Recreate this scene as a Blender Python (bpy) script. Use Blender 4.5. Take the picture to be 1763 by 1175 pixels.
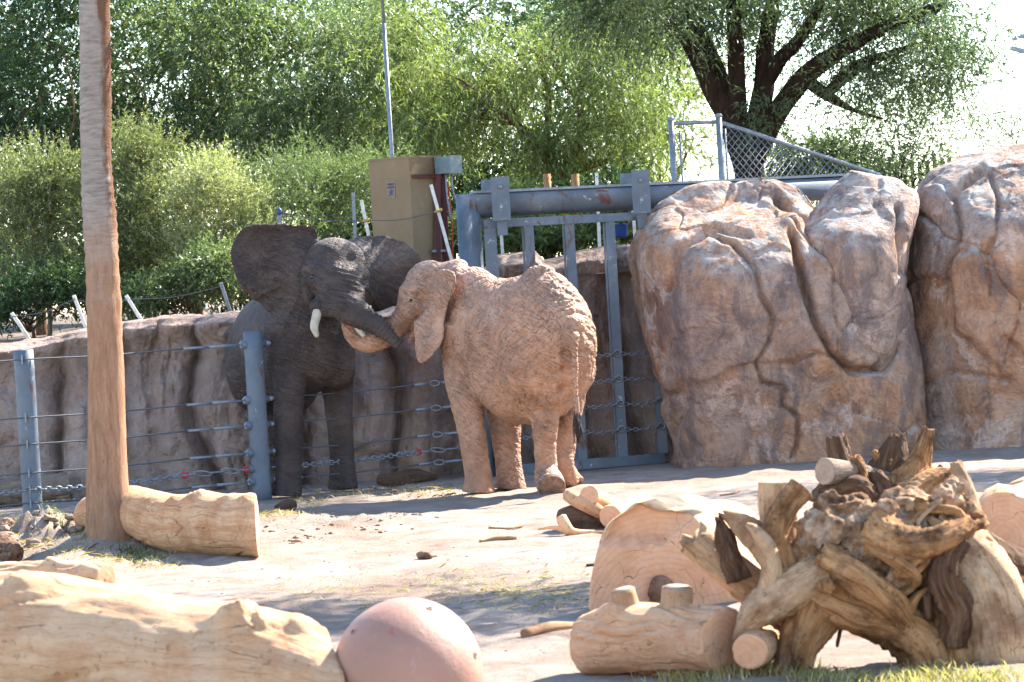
import bpy, math, random
import numpy as np
from mathutils import Vector, Matrix
from mathutils.bvhtree import BVHTree
R_ = math.radians
for o in list(bpy.data.objects): bpy.data.objects.remove(o)
scene = bpy.context.scene
COL = scene.collection
# ---------------------------------------------------------------- camera
W_, H_, FPX, CAMH = 1763.0, 1175.0, 5500.0, 2.3
PITCH, ROLL = math.atan(101/5500), R_(3.3)
fw = Vector((0, math.cos(PITCH), -math.sin(PITCH)))
up0 = Vector((0, math.sin(PITCH), math.cos(PITCH)))
rt0 = Vector((1, 0, 0))
CX = rt0*math.cos(ROLL) - up0*math.sin(ROLL)
CY = rt0*math.sin(ROLL) + up0*math.cos(ROLL)
camd = bpy.data.cameras.new('camera'); cam = bpy.data.objects.new('camera', camd); COL.objects.link(cam)
M = Matrix((CX, CY, -fw)).transposed().to_4x4(); M.translation = Vector((0, 0, CAMH))
cam.matrix_world = M
camd.sensor_width = 36; camd.sensor_fit = 'HORIZONTAL'; camd.lens = FPX/W_*36
camd.clip_start = .5; camd.clip_end = 3000
camd.dof.use_dof = True; camd.dof.focus_distance = 34.5; camd.dof.aperture_fstop = 5.6
scene.camera = cam
# ---------------------------------------------------------------- sky, sun, exposure
SUN = Vector((.57, .53, .63)).normalized()
EL = math.asin(SUN.z); AZ = math.atan2(SUN.x, SUN.y)
wd = bpy.data.worlds.new('World'); scene.world = wd; wd.use_nodes = True
nt = wd.node_tree; nt.nodes.clear()
sk = nt.nodes.new('ShaderNodeTexSky'); sk.sky_type = 'NISHITA'; sk.sun_disc = False
sk.sun_elevation = EL; sk.sun_rotation = AZ; sk.dust_density = .0; sk.ozone_density = 1.2; sk.air_density = 1.0
bg = nt.nodes.new('ShaderNodeBackground'); bg.inputs[1].default_value = .10
wo = nt.nodes.new('ShaderNodeOutputWorld')
nt.links.new(sk.outputs[0], bg.inputs[0]); nt.links.new(bg.outputs[0], wo.inputs[0])
sl = bpy.data.lights.new('sun', 'SUN'); so = bpy.data.objects.new('sun', sl); COL.objects.link(so)
sl.energy = 4.2; sl.angle = R_(.53); sl.color = (1, .93, .82)
so.rotation_euler = SUN.to_track_quat('Z', 'Y').to_euler(); so.location = (20, 40, 30)
vs = scene.view_settings; vs.view_transform = 'Standard'; vs.look = 'None'; vs.exposure = 2.55; vs.gamma = 1
scene.render.engine = 'CYCLES'
scene.cycles.max_bounces = 8; scene.cycles.transmission_bounces = 6; scene.cycles.diffuse_bounces = 4
# ---------------------------------------------------------------- helpers
def ray(x, y):
    return fw + CX*((x-W_/2)/FPX) - CY*((y-H_/2)/FPX)
def P(x, y, D):
    r = ray(x, y); return np.array(Vector((0, 0, CAMH)) + r*(D/r.y))
def G(x, y, z=0.):
    r = ray(x, y); return np.array(Vector((0, 0, CAMH)) + r*((z-CAMH)/r.z))
def proj(V):
    V = np.asarray(V, float) - np.array([0, 0, CAMH])
    d = V@np.array(fw); return W_/2+V@np.array(CX)/d*FPX, H_/2-V@np.array(CY)/d*FPX
def px(n, D): return n*D/FPX
def _h(ix, iy, iz, seed):
    n = (ix.astype(np.uint32)*np.uint32(374761393) + iy.astype(np.uint32)*np.uint32(668265263) + iz.astype(np.uint32)*np.uint32(2147483647) + np.uint32(seed*974711 % 4294967291))
    n = (n ^ (n >> np.uint32(13)))*np.uint32(1274126177); n = n ^ (n >> np.uint32(16))
    n = n*np.uint32(2246822519); n = n ^ (n >> np.uint32(15))
    return n.astype(np.float64)/4294967295.
def vnoise(p, seed=0):
    p = np.asarray(p, float); i = np.floor(p); f = p-i; i = i.astype(np.int64)
    u = f*f*f*(f*(f*6-15)+10); r = 0
    for dx in (0, 1):
        wx = u[:, 0] if dx else 1-u[:, 0]
        for dy in (0, 1):
            wy = u[:, 1] if dy else 1-u[:, 1]
            for dz in (0, 1):
                wz = u[:, 2] if dz else 1-u[:, 2]
                r = r + wx*wy*wz*_h(i[:, 0]+dx, i[:, 1]+dy, i[:, 2]+dz, seed)
    return r*2-1
def fbm(p, o=4, seed=0, gain=.5):
    p = np.asarray(p, float); a = 1; s = 0; t = 0
    for k in range(o):
        s = s+a*vnoise(p*(2.03**k)+k*17.3, seed+k); t += a; a *= gain
    return s/t
def ridged(p, o=3, seed=0):
    p = np.asarray(p, float); a = 1; s = 0; t = 0
    for k in range(o):
        s = s+a*(1-np.abs(vnoise(p*(2.03**k)+k*9.1, seed+k))*2); t += a; a *= .5
    return s/t
def worley(p, seed=0):
    p = np.asarray(p, float); i = np.floor(p).astype(np.int64); f = p-i
    F1 = np.full(len(p), 9.); F2 = F1.copy(); ID = np.zeros(len(p))
    for dx in (-1, 0, 1):
        for dy in (-1, 0, 1):
            for dz in (-1, 0, 1):
                a, b, c = i[:, 0]+dx, i[:, 1]+dy, i[:, 2]+dz
                q = np.stack([dx+_h(a, b, c, seed), dy+_h(a, b, c, seed+1), dz+_h(a, b, c, seed+2)], 1)-f
                d = np.sqrt((q*q).sum(1)); idd = _h(a, b, c, seed+3)
                m = d < F1; F2 = np.where(m, F1, np.minimum(F2, d)); ID = np.where(m, idd, ID); F1 = np.where(m, d, F1)
    return F1, F2, ID
def sstep(a, b, x):
    t = np.clip((x-a)/(b-a), 0, 1); return t*t*(3-2*t)
def normals(V, F):
    N = np.zeros_like(V); F = np.asarray(F)
    n = np.cross(V[F[:, 2]]-V[F[:, 0]], V[F[:, -1]]-V[F[:, 1]])
    for k in range(F.shape[1]): np.add.at(N, F[:, k], n)
    return N/np.maximum(np.linalg.norm(N, axis=1, keepdims=True), 1e-9)
WLOC = {}
def tag(o, label=None, cat=None, group=None, kind=None):
    if label: o['label'] = label
    if cat: o['category'] = cat
    if group: o['group'] = group
    if kind: o['kind'] = kind
    return o
def empty(name, loc, label=None, cat=None, group=None):
    o = bpy.data.objects.new(name, None); COL.objects.link(o); o.location = loc
    o.empty_display_size = .1
    WLOC[o.name] = np.array(loc, float); return tag(o, label, cat, group)
def mk(name, V, F, mat, parent=None, origin=None, smooth=True, uv=None, mats=None, fmat=None):
    V = np.asarray(V, float)
    if origin is None: origin = WLOC[parent.name] if parent else np.array([V[:, 0].mean(), V[:, 1].mean(), V[:, 2].min()])
    origin = np.array(origin, float); L = V-origin
    me = bpy.data.meshes.new(name)
    if isinstance(F, np.ndarray):
        k = F.shape[1]; n = len(F)
        me.vertices.add(len(L)); me.vertices.foreach_set('co', L.ravel())
        me.loops.add(n*k); me.loops.foreach_set('vertex_index', F.astype(np.int32).ravel())
        me.polygons.add(n); me.polygons.foreach_set('loop_start', np.arange(0, n*k, k, dtype=np.int32))
        me.update(calc_edges=True); me.validate()
    else:
        me.from_pydata(L.tolist(), [], [list(map(int, f)) for f in F]); me.update()
    if smooth and len(me.polygons) > 6: me.polygons.foreach_set('use_smooth', np.ones(len(me.polygons), bool))
    if uv is not None:
        l = me.uv_layers.new(name='uv'); vi = np.zeros(len(me.loops), np.int32); me.loops.foreach_get('vertex_index', vi)
        l.data.foreach_set('uv', np.asarray(uv, np.float32)[vi].ravel())
    for m in (mats or [mat]): me.materials.append(m)
    if fmat is not None: me.polygons.foreach_set('material_index', np.asarray(fmat, np.int32))
    me.update()
    o = bpy.data.objects.new(name, me); COL.objects.link(o)
    WLOC[o.name] = origin
    if parent is not None: o.parent = parent; o.location = origin-WLOC[parent.name]
    else: o.location = origin
    return o
def unit(v):
    v = np.asarray(v, float); return v/max(np.linalg.norm(v), 1e-9)
def smooth_path(pts, k):
    """Catmull-Rom resample of rows (any columns)"""
    p = np.asarray(pts, float); n = len(p)
    if n < 3: 
        t = np.linspace(0, 1, k+1)[:, None]; return p[0]*(1-t)+p[-1]*t
    q = np.vstack([2*p[0]-p[1], p, 2*p[-1]-p[-2]]); out = []
    for i in range(n-1):
        a, b, c, d = q[i:i+4]
        for t in np.arange(k)/k:
            out.append(.5*((2*b)+(c-a)*t+(2*a-5*b+4*c-d)*t*t+(-a+3*b-3*c+d)*t**3))
    out.append(p[-1]); return np.array(out)
def ringfaces(n, seg, caps=True, base=0):
    i = np.arange(n-1)[:, None]; j = np.arange(seg)[None]; jn = (j+1) % seg
    F = np.stack([i*seg+j, i*seg+jn, (i+1)*seg+jn, (i+1)*seg+j], -1).reshape(-1, 4)+base
    F = [tuple(f) for f in F.tolist()]
    if caps: F += [tuple(range(base+seg-1, base-1, -1)), tuple(range(base+(n-1)*seg, base+n*seg))]
    return F
def frames(C):
    T = np.gradient(C, axis=0); T = T/np.maximum(np.linalg.norm(T, axis=1, keepdims=True), 1e-9)
    a = np.array([0, 0, 1.]) if abs(T[0][2]) < .9 else np.array([1., 0, 0])
    A = unit(np.cross(T[0], a)); As, Bs = [], []
    for t in T:
        A = unit(A-t*np.dot(A, t)); As.append(A); Bs.append(np.cross(t, A))
    return T, np.array(As), np.array(Bs)
def tube(pts, rad, seg=12, k=4, flat=1., up=None, caps=True, lump=0, seed=0, dome=False):
    """pts: list of 3-vectors, rad: list of radii -> V, F, UV"""
    rows = np.hstack([np.asarray(pts, float), np.asarray(rad, float)[:, None]])
    rows = smooth_path(rows, k) if k > 0 else rows
    C, r = rows[:, :3], np.maximum(rows[:, 3], 1e-4)
    if dome:
        T = frames(C)[0]; e = []
        for q in (.35, .7, .93): e.append(np.hstack([C[-1]+T[-1]*r[-1]*q, r[-1]*math.sqrt(1-q*q)]))
        s = []
        for q in (.93, .7, .35): s.append(np.hstack([C[0]-T[0]*r[0]*q, r[0]*math.sqrt(1-q*q)]))
        rows = np.vstack([s, np.hstack([C, r[:, None]]), e]); C, r = rows[:, :3], rows[:, 3]
    T, A, B = frames(C)
    if up is not None:
        for i in range(len(C)):
            A[i] = unit(np.cross(T[i], up)); B[i] = np.cross(A[i], T[i])*1.
    ph = np.arange(seg)/seg*2*math.pi
    V = C[:, None]+r[:, None, None]*(np.cos(ph)[None, :, None]*A[:, None]+flat*np.sin(ph)[None, :, None]*B[:, None])
    V = V.reshape(-1, 3)
    L = np.concatenate([[0], np.cumsum(np.linalg.norm(np.diff(C, axis=0), axis=1))])
    UV = np.stack([np.repeat(L, seg), np.tile(np.abs(ph-math.pi)*.4, len(C))], 1)
    if lump: 
        cen = np.repeat(C, seg, axis=0); d = V-cen
        V = cen+d*(1+lump*fbm(V*3.1+seed*7.7, 4, seed))[:, None]
    return V, ringfaces(len(C), seg, caps), UV
def loft(secs, seg=32):
    """secs: list of (center, Avec, Bvec)"""
    rows = smooth_path([np.concatenate(s) for s in secs], 4); n = len(rows)
    ph = np.arange(seg)/seg*2*math.pi
    V = rows[:, None, :3]+np.cos(ph)[None, :, None]*rows[:, None, 3:6]+np.sin(ph)[None, :, None]*rows[:, None, 6:9]
    return V.reshape(-1, 3), ringfaces(n, seg)
def ball(c, r, n=14):
    """ellipsoid; r scalar or 3 vectors"""
    c = np.asarray(c, float); r = np.asarray(r, float)
    if r.ndim == 0: r = np.eye(3)*r
    elif r.ndim == 1: r = np.diag(r)
    V, F = [], []
    th = np.linspace(.02, math.pi-.02, n); ph = np.arange(2*n)/(2*n)*2*math.pi
    T, Q = np.meshgrid(th, ph, indexing='ij')
    d = np.stack([np.sin(T)*np.cos(Q), np.sin(T)*np.sin(Q), np.cos(T)], -1).reshape(-1, 3)
    return c+d@r, [f[::-1] for f in ringfaces(n, 2*n)]
def box(c, s, ax=None):
    c = np.asarray(c, float); h = np.asarray(s, float)/2
    A = np.eye(3) if ax is None else np.asarray(ax, float)
    V = np.array([c+(i*h[0])*A[0]+(j*h[1])*A[1]+(k*h[2])*A[2] for i in (-1, 1) for j in (-1, 1) for k in (-1, 1)])
    return V, [(0, 1, 3, 2), (4, 6, 7, 5), (0, 4, 5, 1), (2, 3, 7, 6), (0, 2, 6, 4), (1, 5, 7, 3)]
def bar(a, b, w, d=None):
    """square-section bar between two points"""
    a, b = np.asarray(a, float), np.asarray(b, float); t = unit(b-a)
    s = unit(np.cross(t, [0, 1, 0])) if abs(t[1]) < .9 else np.array([1., 0, 0]); n = np.cross(s, t)
    return box((a+b)/2, (w, d or w, np.linalg.norm(b-a)), (s, n, t))
def join(parts):
    V, F, n = [], [], 0
    for p in parts:
        V.append(np.asarray(p[0], float)); F += [tuple(i+n for i in f) for f in p[1]]; n += len(p[0])
    return np.vstack(V), F
def union(parts, voxel, it=5, fac=.5):
    """fuse overlapping closed shapes into one skin: returns V, quads"""
    V, F = join(parts)
    me = bpy.data.meshes.new('tmp'); me.from_pydata(V.tolist(), [], F); me.update()
    o = bpy.data.objects.new('tmp', me); COL.objects.link(o)
    m = o.modifiers.new('r', 'REMESH'); m.mode = 'VOXEL'; m.voxel_size = voxel; m.adaptivity = 0
    if it:
        m = o.modifiers.new('s', 'SMOOTH'); m.factor = fac; m.iterations = it
    ev = o.evaluated_get(bpy.context.evaluated_depsgraph_get()); e = ev.to_mesh()
    V = np.zeros(len(e.vertices)*3); e.vertices.foreach_get('co', V); V = V.reshape(-1, 3)
    F = np.zeros(len(e.loops), np.int32); e.loops.foreach_get('vertex_index', F); F = F.reshape(-1, 4)
    ev.to_mesh_clear(); bpy.data.objects.remove(o); bpy.data.meshes.remove(me)
    return V, F
def gridF(nu, nv):
    i = np.arange(nu-1)[:, None]; j = np.arange(nv-1)[None]
    return np.stack([i*nv+j, (i+1)*nv+j, (i+1)*nv+j+1, i*nv+j+1], -1).reshape(-1, 4)
# ---------------------------------------------------------------- materials
class NT:
    def __init__(s, name, rough=.9, spec=.2):
        s.m = bpy.data.materials.new(name); s.m.use_nodes = True; s.t = s.m.node_tree
        s.b = s.t.nodes['Principled BSDF']; s.b.inputs['Roughness'].default_value = rough
        s.b.inputs['Specular IOR Level'].default_value = spec; s.co = None
    def n(s, k, **kw):
        n = s.t.nodes.new(k)
        for a, v in kw.items(): setattr(n, a, v)
        return n
    def l(s, a, b): s.t.links.new(a, b)
    def coord(s, scale=(1, 1, 1), kind='Object', warp=0, wscale=1.5):
        t = s.n('ShaderNodeTexCoord'); mp = s.n('ShaderNodeMapping'); mp.inputs['Scale'].default_value = scale
        src = t.outputs[kind]
        if warp:
            nz = s.n('ShaderNodeTexNoise'); nz.inputs['Scale'].default_value = wscale; s.l(src, nz.inputs['Vector'])
            a = s.n('ShaderNodeVectorMath', operation='MULTIPLY_ADD'); a.inputs[1].default_value = (warp,)*3
            s.l(nz.outputs['Color'], a.inputs[0]); s.l(src, a.inputs[2]); src = a.outputs[0]
        s.l(src, mp.inputs['Vector']); return mp.outputs[0]
    def noise(s, scale, co=None, detail=6, rough=.6, dist=0):
        n = s.n('ShaderNodeTexNoise'); n.inputs['Scale'].default_value = scale; n.inputs['Detail'].default_value = detail
        n.inputs['Roughness'].default_value = rough; n.inputs['Distortion'].default_value = dist
        s.l(co if co is not None else s.coord(), n.inputs['Vector']); return n.outputs[0]
    def vor(s, scale, co=None, feat='DISTANCE_TO_EDGE'):
        n = s.n('ShaderNodeTexVoronoi', feature=feat); n.inputs['Scale'].default_value = scale
        s.l(co if co is not None else s.coord(), n.inputs['Vector']); return n.outputs['Distance']
    def ramp(s, f, stops, interp='LINEAR'):
        r = s.n('ShaderNodeValToRGB'); e = r.color_ramp.elements; r.color_ramp.interpolation = interp
        while len(e) < len(stops): e.new(.5)
        for i, (p, c) in enumerate(stops):
            e[i].position = p; e[i].color = (*c, 1) if len(c) == 3 else c
        s.l(f, r.inputs[0]); return r.outputs[0]
    def sc(s, f, a, b):
        r = s.n('ShaderNodeMapRange'); r.inputs['From Min'].default_value = a; r.inputs['From Max'].default_value = b; s.l(f, r.inputs['Value']); return r.outputs[0]
    def mix(s, f, a, b, mode='MIX'):
        m = s.n('ShaderNodeMix', data_type='RGBA', blend_type=mode)
        for i, v in ((0, f), (6, a), (7, b)):
            if isinstance(v, (int, float)): m.inputs[i].default_value = v
            elif isinstance(v, tuple): m.inputs[i].default_value = (*v, 1)
            else: s.l(v, m.inputs[i])
        return m.outputs[2]
    def math(s, op, a, b=None):
        m = s.n('ShaderNodeMath', operation=op)
        for i, v in enumerate((a, b)):
            if v is None: continue
            if isinstance(v, (int, float)): m.inputs[i].default_value = v
            else: s.l(v, m.inputs[i])
        return m.outputs[0]
    def upness(s):
        g = s.n('ShaderNodeNewGeometry'); x = s.n('ShaderNodeSeparateXYZ'); s.l(g.outputs['Normal'], x.inputs[0]); return x.outputs[2]
    def bump(s, h, dist=.02, strength=1., prev=None):
        b = s.n('ShaderNodeBump'); b.inputs['Strength'].default_value = strength; b.inputs['Distance'].default_value = dist
        s.l(h, b.inputs['Height'])
        if prev is not None: s.l(prev, b.inputs['Normal'])
        s.l(b.outputs[0], s.b.inputs['Normal']); return b.outputs[0]
    def col(s, c):
        if isinstance(c, tuple): s.b.inputs['Base Color'].default_value = (*c, 1)
        else: s.l(c, s.b.inputs['Base Color'])
        return s
def plain(name, c, rough=.6, metal=0., var=.25, bump=.002, sc=14, spec=.3):
    m = NT(name, rough, spec); m.b.inputs['Metallic'].default_value = metal
    n = m.noise(sc); d = tuple(x*(1-var) for x in c); l = tuple(min(1, x*(1+var*.6)) for x in c)
    m.col(m.ramp(n, [(.3, d), (.7, l)])); m.bump(m.noise(sc*5), bump); return m.m
MAT = {}
def mat_ground():
    m = NT('sand', 1, .1); c = m.coord()
    a = m.ramp(m.noise(.35, c, 8, .62), [(.3, (.27, .20, .155)), (.5, (.38, .305, .255)), (.72, (.45, .38, .33))])
    b = m.mix(m.math('MULTIPLY', m.sc(m.noise(2.2, c, 8, .7), .45, .66), .8), a, (.26, .175, .125))
    f = m.noise(38, c, 4, .7); b = m.mix(m.math('MULTIPLY', m.sc(f, .6, .75), .55), b, (.2, .15, .12))
    s = m.vor(55, c, 'F1'); b = m.mix(m.math('MULTIPLY', m.math('LESS_THAN', s, .16), m.sc(m.noise(1.1, c), .45, .65)), b, (.16, .12, .1))
    m.col(b)
    p = m.bump(m.noise(3.5, c, 10, .7), .10, .9); m.bump(m.noise(26, c, 6, .75), .03, 1., p); return m.m
def mat_wall():
    m = NT('mud_wall', .95, .15); c = m.coord(warp=.4)
    cs = m.coord((1.6, 1.6, .35), warp=.5)
    a = m.ramp(m.noise(1.3, cs, 7, .6), [(.28, (0.216, 0.152, 0.124)), (.47, (0.335, 0.242, 0.200)), (.62, (0.432, 0.320, 0.270)), (.8, (0.518, 0.410, 0.367))])
    a = m.mix(m.sc(m.noise(.8, c, 5), .55, .68), a, (0.410, 0.257, 0.184))
    a = m.mix(m.math('MULTIPLY', m.sc(m.noise(5, c, 7, .7), .5, .7), .5), a, (0.497, 0.399, 0.356))
    m.col(a)
    st = m.noise(5, m.coord((3, 3, .4), warp=.4), 7, .7)
    p = m.bump(st, .08, .9); p = m.bump(m.noise(14, c, 8, .75), .05, 1, p); m.bump(m.vor(16, c, 'F1'), .03, .6, p); return m.m
def mat_rock(seed=0., red=.45):
    m = NT('boulder_rock', .95, .15)
    def C(warp, ws=1.2, scale=(1, 1, 1)):
        t = m.coord(scale, warp=warp, wscale=ws); mp = m.n('ShaderNodeMapping'); mp.inputs['Location'].default_value = (seed*3.1, seed, seed*1.7); m.l(t, mp.inputs[0]); return mp.outputs[0]
    c = C(.5)
    a = m.ramp(m.noise(1.3, c, 10, .7), [(.32, (.15, .105, .095)), (.43, (.33, .235, .20)), (.51, (.52, .365, .285)), (.60, (.34, .25, .22)), (.72, (.58, .44, .365))])
    r = m.ramp(m.noise(2.1, c, 9, .72), [(.32, (.22, .09, .048)), (.5, (.52, .265, .145)), (.66, (.66, .42, .28))])
    a = m.mix(m.math('MULTIPLY', m.sc(m.noise(.7, C(.8), 7, .6), red, red+.10), .85), a, r)
    a = m.mix(m.math('MULTIPLY', m.sc(m.noise(1.5, C(.9, 2.), 9, .7), .56, .60), .75), a, (.66, .48, .40))
    v = m.noise(2.2, C(.35, 1.5, (1.4, 1.4, .35)), 9, .7); a = m.mix(m.math('MULTIPLY', m.sc(v, .50, .60), .72), a, (.20, .15, .145))
    a = m.mix(m.math('MULTIPLY', m.sc(m.noise(28, c, 6, .7), .48, .7), .45), a, (.14, .09, .075))
    a = m.mix(m.math('MULTIPLY', m.sc(m.noise(9, c, 8, .75), .54, .66), .45), a, (.15, .095, .08))
    li = m.math('MULTIPLY', m.sc(m.noise(5, c, 9, .78), .47, .55), m.sc(m.upness(), .3, .8))
    a = m.mix(m.math('MULTIPLY', li, .7), a, (.5, .5, .47)); m.col(a)
    p = m.bump(m.noise(3.5, c, 10, .7), .09, .8); p = m.bump(m.noise(24, c, 8, .78), .035, 1, p)
    m.bump(m.vor(20, c, 'F1'), .02, .7, p); return m.m
def mat_skin(name, cols, wr=1., dirt=None, ang=30):
    m = NT(name, .68, .35); c = m.coord(warp=.35, wscale=2.2)
    a = m.ramp(m.noise(1.6, c, 9, .7), [(.3, cols[0]), (.52, cols[1]), (.75, cols[2])])
    if dirt: a = m.mix(m.math('MULTIPLY', m.sc(m.noise(.9, c, 6, .6), .5, .68), .7), a, dirt)
    a = m.mix(m.math('MULTIPLY', m.sc(m.noise(40, c, 5, .7), .5, .75), .3), a, cols[0])
    p = None
    for k, (an, al, ac, dist, w) in enumerate(((ang, 3.5, 20, .016, .25), (ang-70, 5, 18, .010, .22), (ang+15, 7, 44, .012, .4), (8, 4, 40, .007, .4))):
        t = m.coord(warp=.22, wscale=1.8+k); mp = m.n('ShaderNodeMapping', vector_type='TEXTURE'); mp.inputs['Rotation'].default_value = (0, R_(an), 0)
        m.l(t, mp.inputs[0]); m2 = m.n('ShaderNodeMapping'); m2.inputs['Scale'].default_value = (al, al, ac); m.l(mp.outputs[0], m2.inputs[0])
        n = m.noise(1., m2.outputs[0], 2, .5); f = m.math('MULTIPLY', m.math('ABSOLUTE', m.math('SUBTRACT', n, .5)), 2.)
        g = m.sc(m.noise(1.3+k*.5, c, 3), .35, .6); h = m.math('MULTIPLY', m.math('POWER', m.sc(f, 0, w), .7), g)
        p = m.bump(h, dist*wr, .8, p)
        if k in (0, 1, 2): a = m.mix(m.math('MULTIPLY', m.math('MULTIPLY', m.math('SUBTRACT', 1., m.sc(f, 0, w*.45)), g), (.4, .3, .3)[k]), a, tuple(x*.42 for x in cols[0]))  # crease dirt, dark enough that the colour also carries the creases' shade
    m.col(a); m.bump(m.noise(60, c, 5, .7), .002, .6, p); return m.m
def mat_wood(name, cols, uv=True, dark=.5, sc=1., crack=True, rough=.85):
    """grain runs along u (uv) or is isotropic"""
    m = NT(name, rough, .2)
    c = m.coord((.7*sc, 7*sc, 1), 'UV', warp=.12, wscale=3) if uv else m.coord((sc, sc, sc), warp=.3, wscale=2)
    o = m.coord()
    a = m.ramp(m.noise(2.2, c, 9, .66), [(.28, cols[0]), (.48, cols[1]), (.72, cols[2])])
    a = m.mix(m.math('MULTIPLY', m.sc(m.noise(3.2, o, 8, .7), .47, .62), dark), a, cols[3])
    a = m.mix(m.math('MULTIPLY', m.sc(m.noise(16, o, 7, .75), .58, .64), .6), a, tuple(x*.45 for x in cols[3]))
    a = m.mix(m.math('MULTIPLY', m.sc(m.noise(9, c, 8, .8), .56, .62), .45), a, tuple(x*.5 for x in cols[0]))
    h = m.noise(6, c, 9, .72); p = m.bump(h, .05, .9); p = m.bump(m.noise(9, o, 7, .7), .03, .6, p); a = m.mix(m.math('MULTIPLY', m.sc(m.noise(5, c, 8, .75), .52, .7), .45), a, cols[0]); a = m.mix(m.math('MULTIPLY', m.sc(m.noise(1.4, o, 6, .7), .54, .68), .3), a, (.72, .54, .39))
    if crack and uv:
        cr = m.vor(1.3, m.coord((.35*sc, 6*sc, 1), 'UV', warp=.10, wscale=4))
        gate = m.sc(m.noise(2.1, o, 3), .5, .6); f = m.math('MULTIPLY', m.math('SUBTRACT', 1., m.sc(cr, 0, .012)), gate)
        a = m.mix(m.math('MULTIPLY', f, .7), a, (.09, .05, .03)); m.bump(m.math('SUBTRACT', 1., f), .02, .8, p)
    m.col(a); return m.m
def mat_end(name, cols):
    m = NT(name, .9, .15); c = m.coord(warp=.06, wscale=5)
    x = m.n('ShaderNodeVectorMath', operation='LENGTH'); m.l(c, x.inputs[0])
    w = m.math('SINE', m.math('MULTIPLY', x.outputs['Value'], 170.))
    n = m.noise(5, c, 7, .65)
    a = m.ramp(n, [(.3, cols[0]), (.7, cols[1])]); a = m.mix(m.math('MULTIPLY', m.sc(w, .2, 1), .22), a, cols[2]); 
    a = m.mix(m.math('MULTIPLY', m.sc(m.noise(60, m.coord((1, 1, 6)), 4), .55, .7), .35), a, cols[2]); m.col(a)
    k = m.math('MULTIPLY', m.math('SUBTRACT', 1., m.sc(m.vor(5, m.coord(warp=.15, wscale=6)), 0, .012)), m.sc(m.noise(4, c, 3), .48, .55))
    m.col(m.mix(m.math('MULTIPLY', k, .8), a, (.08, .045, .025)))
    m.bump(m.noise(25, c, 8, .7), .012, .8); return m.m
def mat_leaf(name, cols, trans=.45, sc=.8):
    m = NT(name, .45, .45)
    g = m.n('ShaderNodeNewGeometry'); n = m.noise(sc, m.coord(), 4, .6)
    f = m.math('ADD', m.math('MULTIPLY', g.outputs['Random Per Island'], .5), m.math('MULTIPLY', n, .55))
    a = m.ramp(f, [(.25, cols[0]), (.5, cols[1]), (.8, cols[2])]); m.col(a)
    tr = m.n('ShaderNodeBsdfTranslucent'); bright = m.mix(1., a, (1.3, 1.5, .75), 'MULTIPLY'); m.l(bright, tr.inputs[0])
    mx = m.n('ShaderNodeMixShader'); mx.inputs[0].default_value = trans
    m.l(m.b.outputs[0], mx.inputs[1]); m.l(tr.outputs[0], mx.inputs[2])
    m.l(mx.outputs[0], m.t.nodes['Material Output'].inputs['Surface']); return m.m
def mat_bark(name, c0, c1, z=.25):
    m = NT(name, .95, .1); c = m.coord((1, 1, z), warp=.15)
    n = m.noise(14, c, 8, .7); m.col(m.ramp(n, [(.35, c0), (.65, c1)])); m.bump(n, .04, 1); return m.m
def mat_steel():
    m = NT('blue_grey_painted_steel', .55, .35); c = m.coord(warp=.3)
    a = m.ramp(m.noise(2.5, c, 7, .6), [(.3, (0.068, 0.090, 0.120)), (.6, (0.108, 0.134, 0.170)), (.8, (0.200, 0.228, 0.260))])
    a = m.mix(m.sc(m.noise(3, m.coord((2, 2, .5), warp=.5), 8, .7), .58, .63), a, (0.096, 0.048, 0.034))
    a = m.mix(m.math('MULTIPLY', m.sc(m.noise(9, c, 8, .75), .62, .66), .8), a, (0.440, 0.440, 0.416)); m.col(a)
    m.bump(m.noise(20, c, 7, .7), .006, .6); return m.m
# ---------------------------------------------------------------- ground
MAT['ground'] = mat_ground(); MAT['wall'] = mat_wall(); MAT['steel'] = mat_steel()
def gz(X, Y):
    """ground height"""
    X = np.atleast_1d(np.asarray(X, float)); Y = np.atleast_1d(np.asarray(Y, float))
    p = np.stack([X, Y, X*0], 1)
    z = .035*fbm(p*.45, 3, 5)+.02*fbm(p*1.7, 3, 6)+.03*np.maximum(0, fbm(p*4.5, 3, 9))-.03*sstep(.34, .16, worley(np.stack([X*1.5, Y*1.1, X*0+.5], 1), 15)[0])
    def mound(c, r, h, rag=0):
        d = np.hypot(X-c[0], Y-c[1])/r; return h*np.exp(-d*d)*(1+rag*fbm(p*4.5, 3, 11))
    z = z+mound(G(185, 945), .55, .16, .4)+mound(G(85, 935), .65, .2, 1.2)+mound(G(0, 945), .6, .1, .8)
    z = z+mound(G(620, 905), .8, .05, 1.5)+mound(G(470, 900), .5, .05, 1.2)
    near = sstep(11, 13, Y)*(1-sstep(39.5, 41, Y))*(1-sstep(8, 10, np.abs(X))); return z*near
def build_ground():
    xs = np.unique(np.concatenate([np.linspace(-7.5, 7.5, 300), [-1500, -400, -100, -40, -20, -12, -9, 9, 12, 20, 40, 100, 400, 1500]]))
    ys = np.unique(np.concatenate([13*(40/13)**(np.linspace(0, 1, 330)), [-300, -50, -5, 5, 10, 42, 50, 70, 120, 300, 1000, 2500]]))
    X, Y = np.meshgrid(xs, ys, indexing='ij'); x, y = X.ravel(), Y.ravel()
    mk('ground', np.stack([x, y, gz(x, y)], 1), gridF(len(xs), len(ys)), MAT['ground'], origin=(0, 0, 0))['kind'] = 'structure'
build_ground()
def GV(x, y):
    x, y = np.asarray(x, float), np.asarray(y, float)
    r = np.array(fw)[None]+np.array(CX)[None]*((x-W_/2)/FPX)[:, None]-np.array(CY)[None]*((y-H_/2)/FPX)[:, None]
    p = np.array([0, 0, CAMH])+r*((-CAMH)/r[:, 2])[:, None]; p[:, 2] = gz(p[:, 0], p[:, 1]); return p
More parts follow.
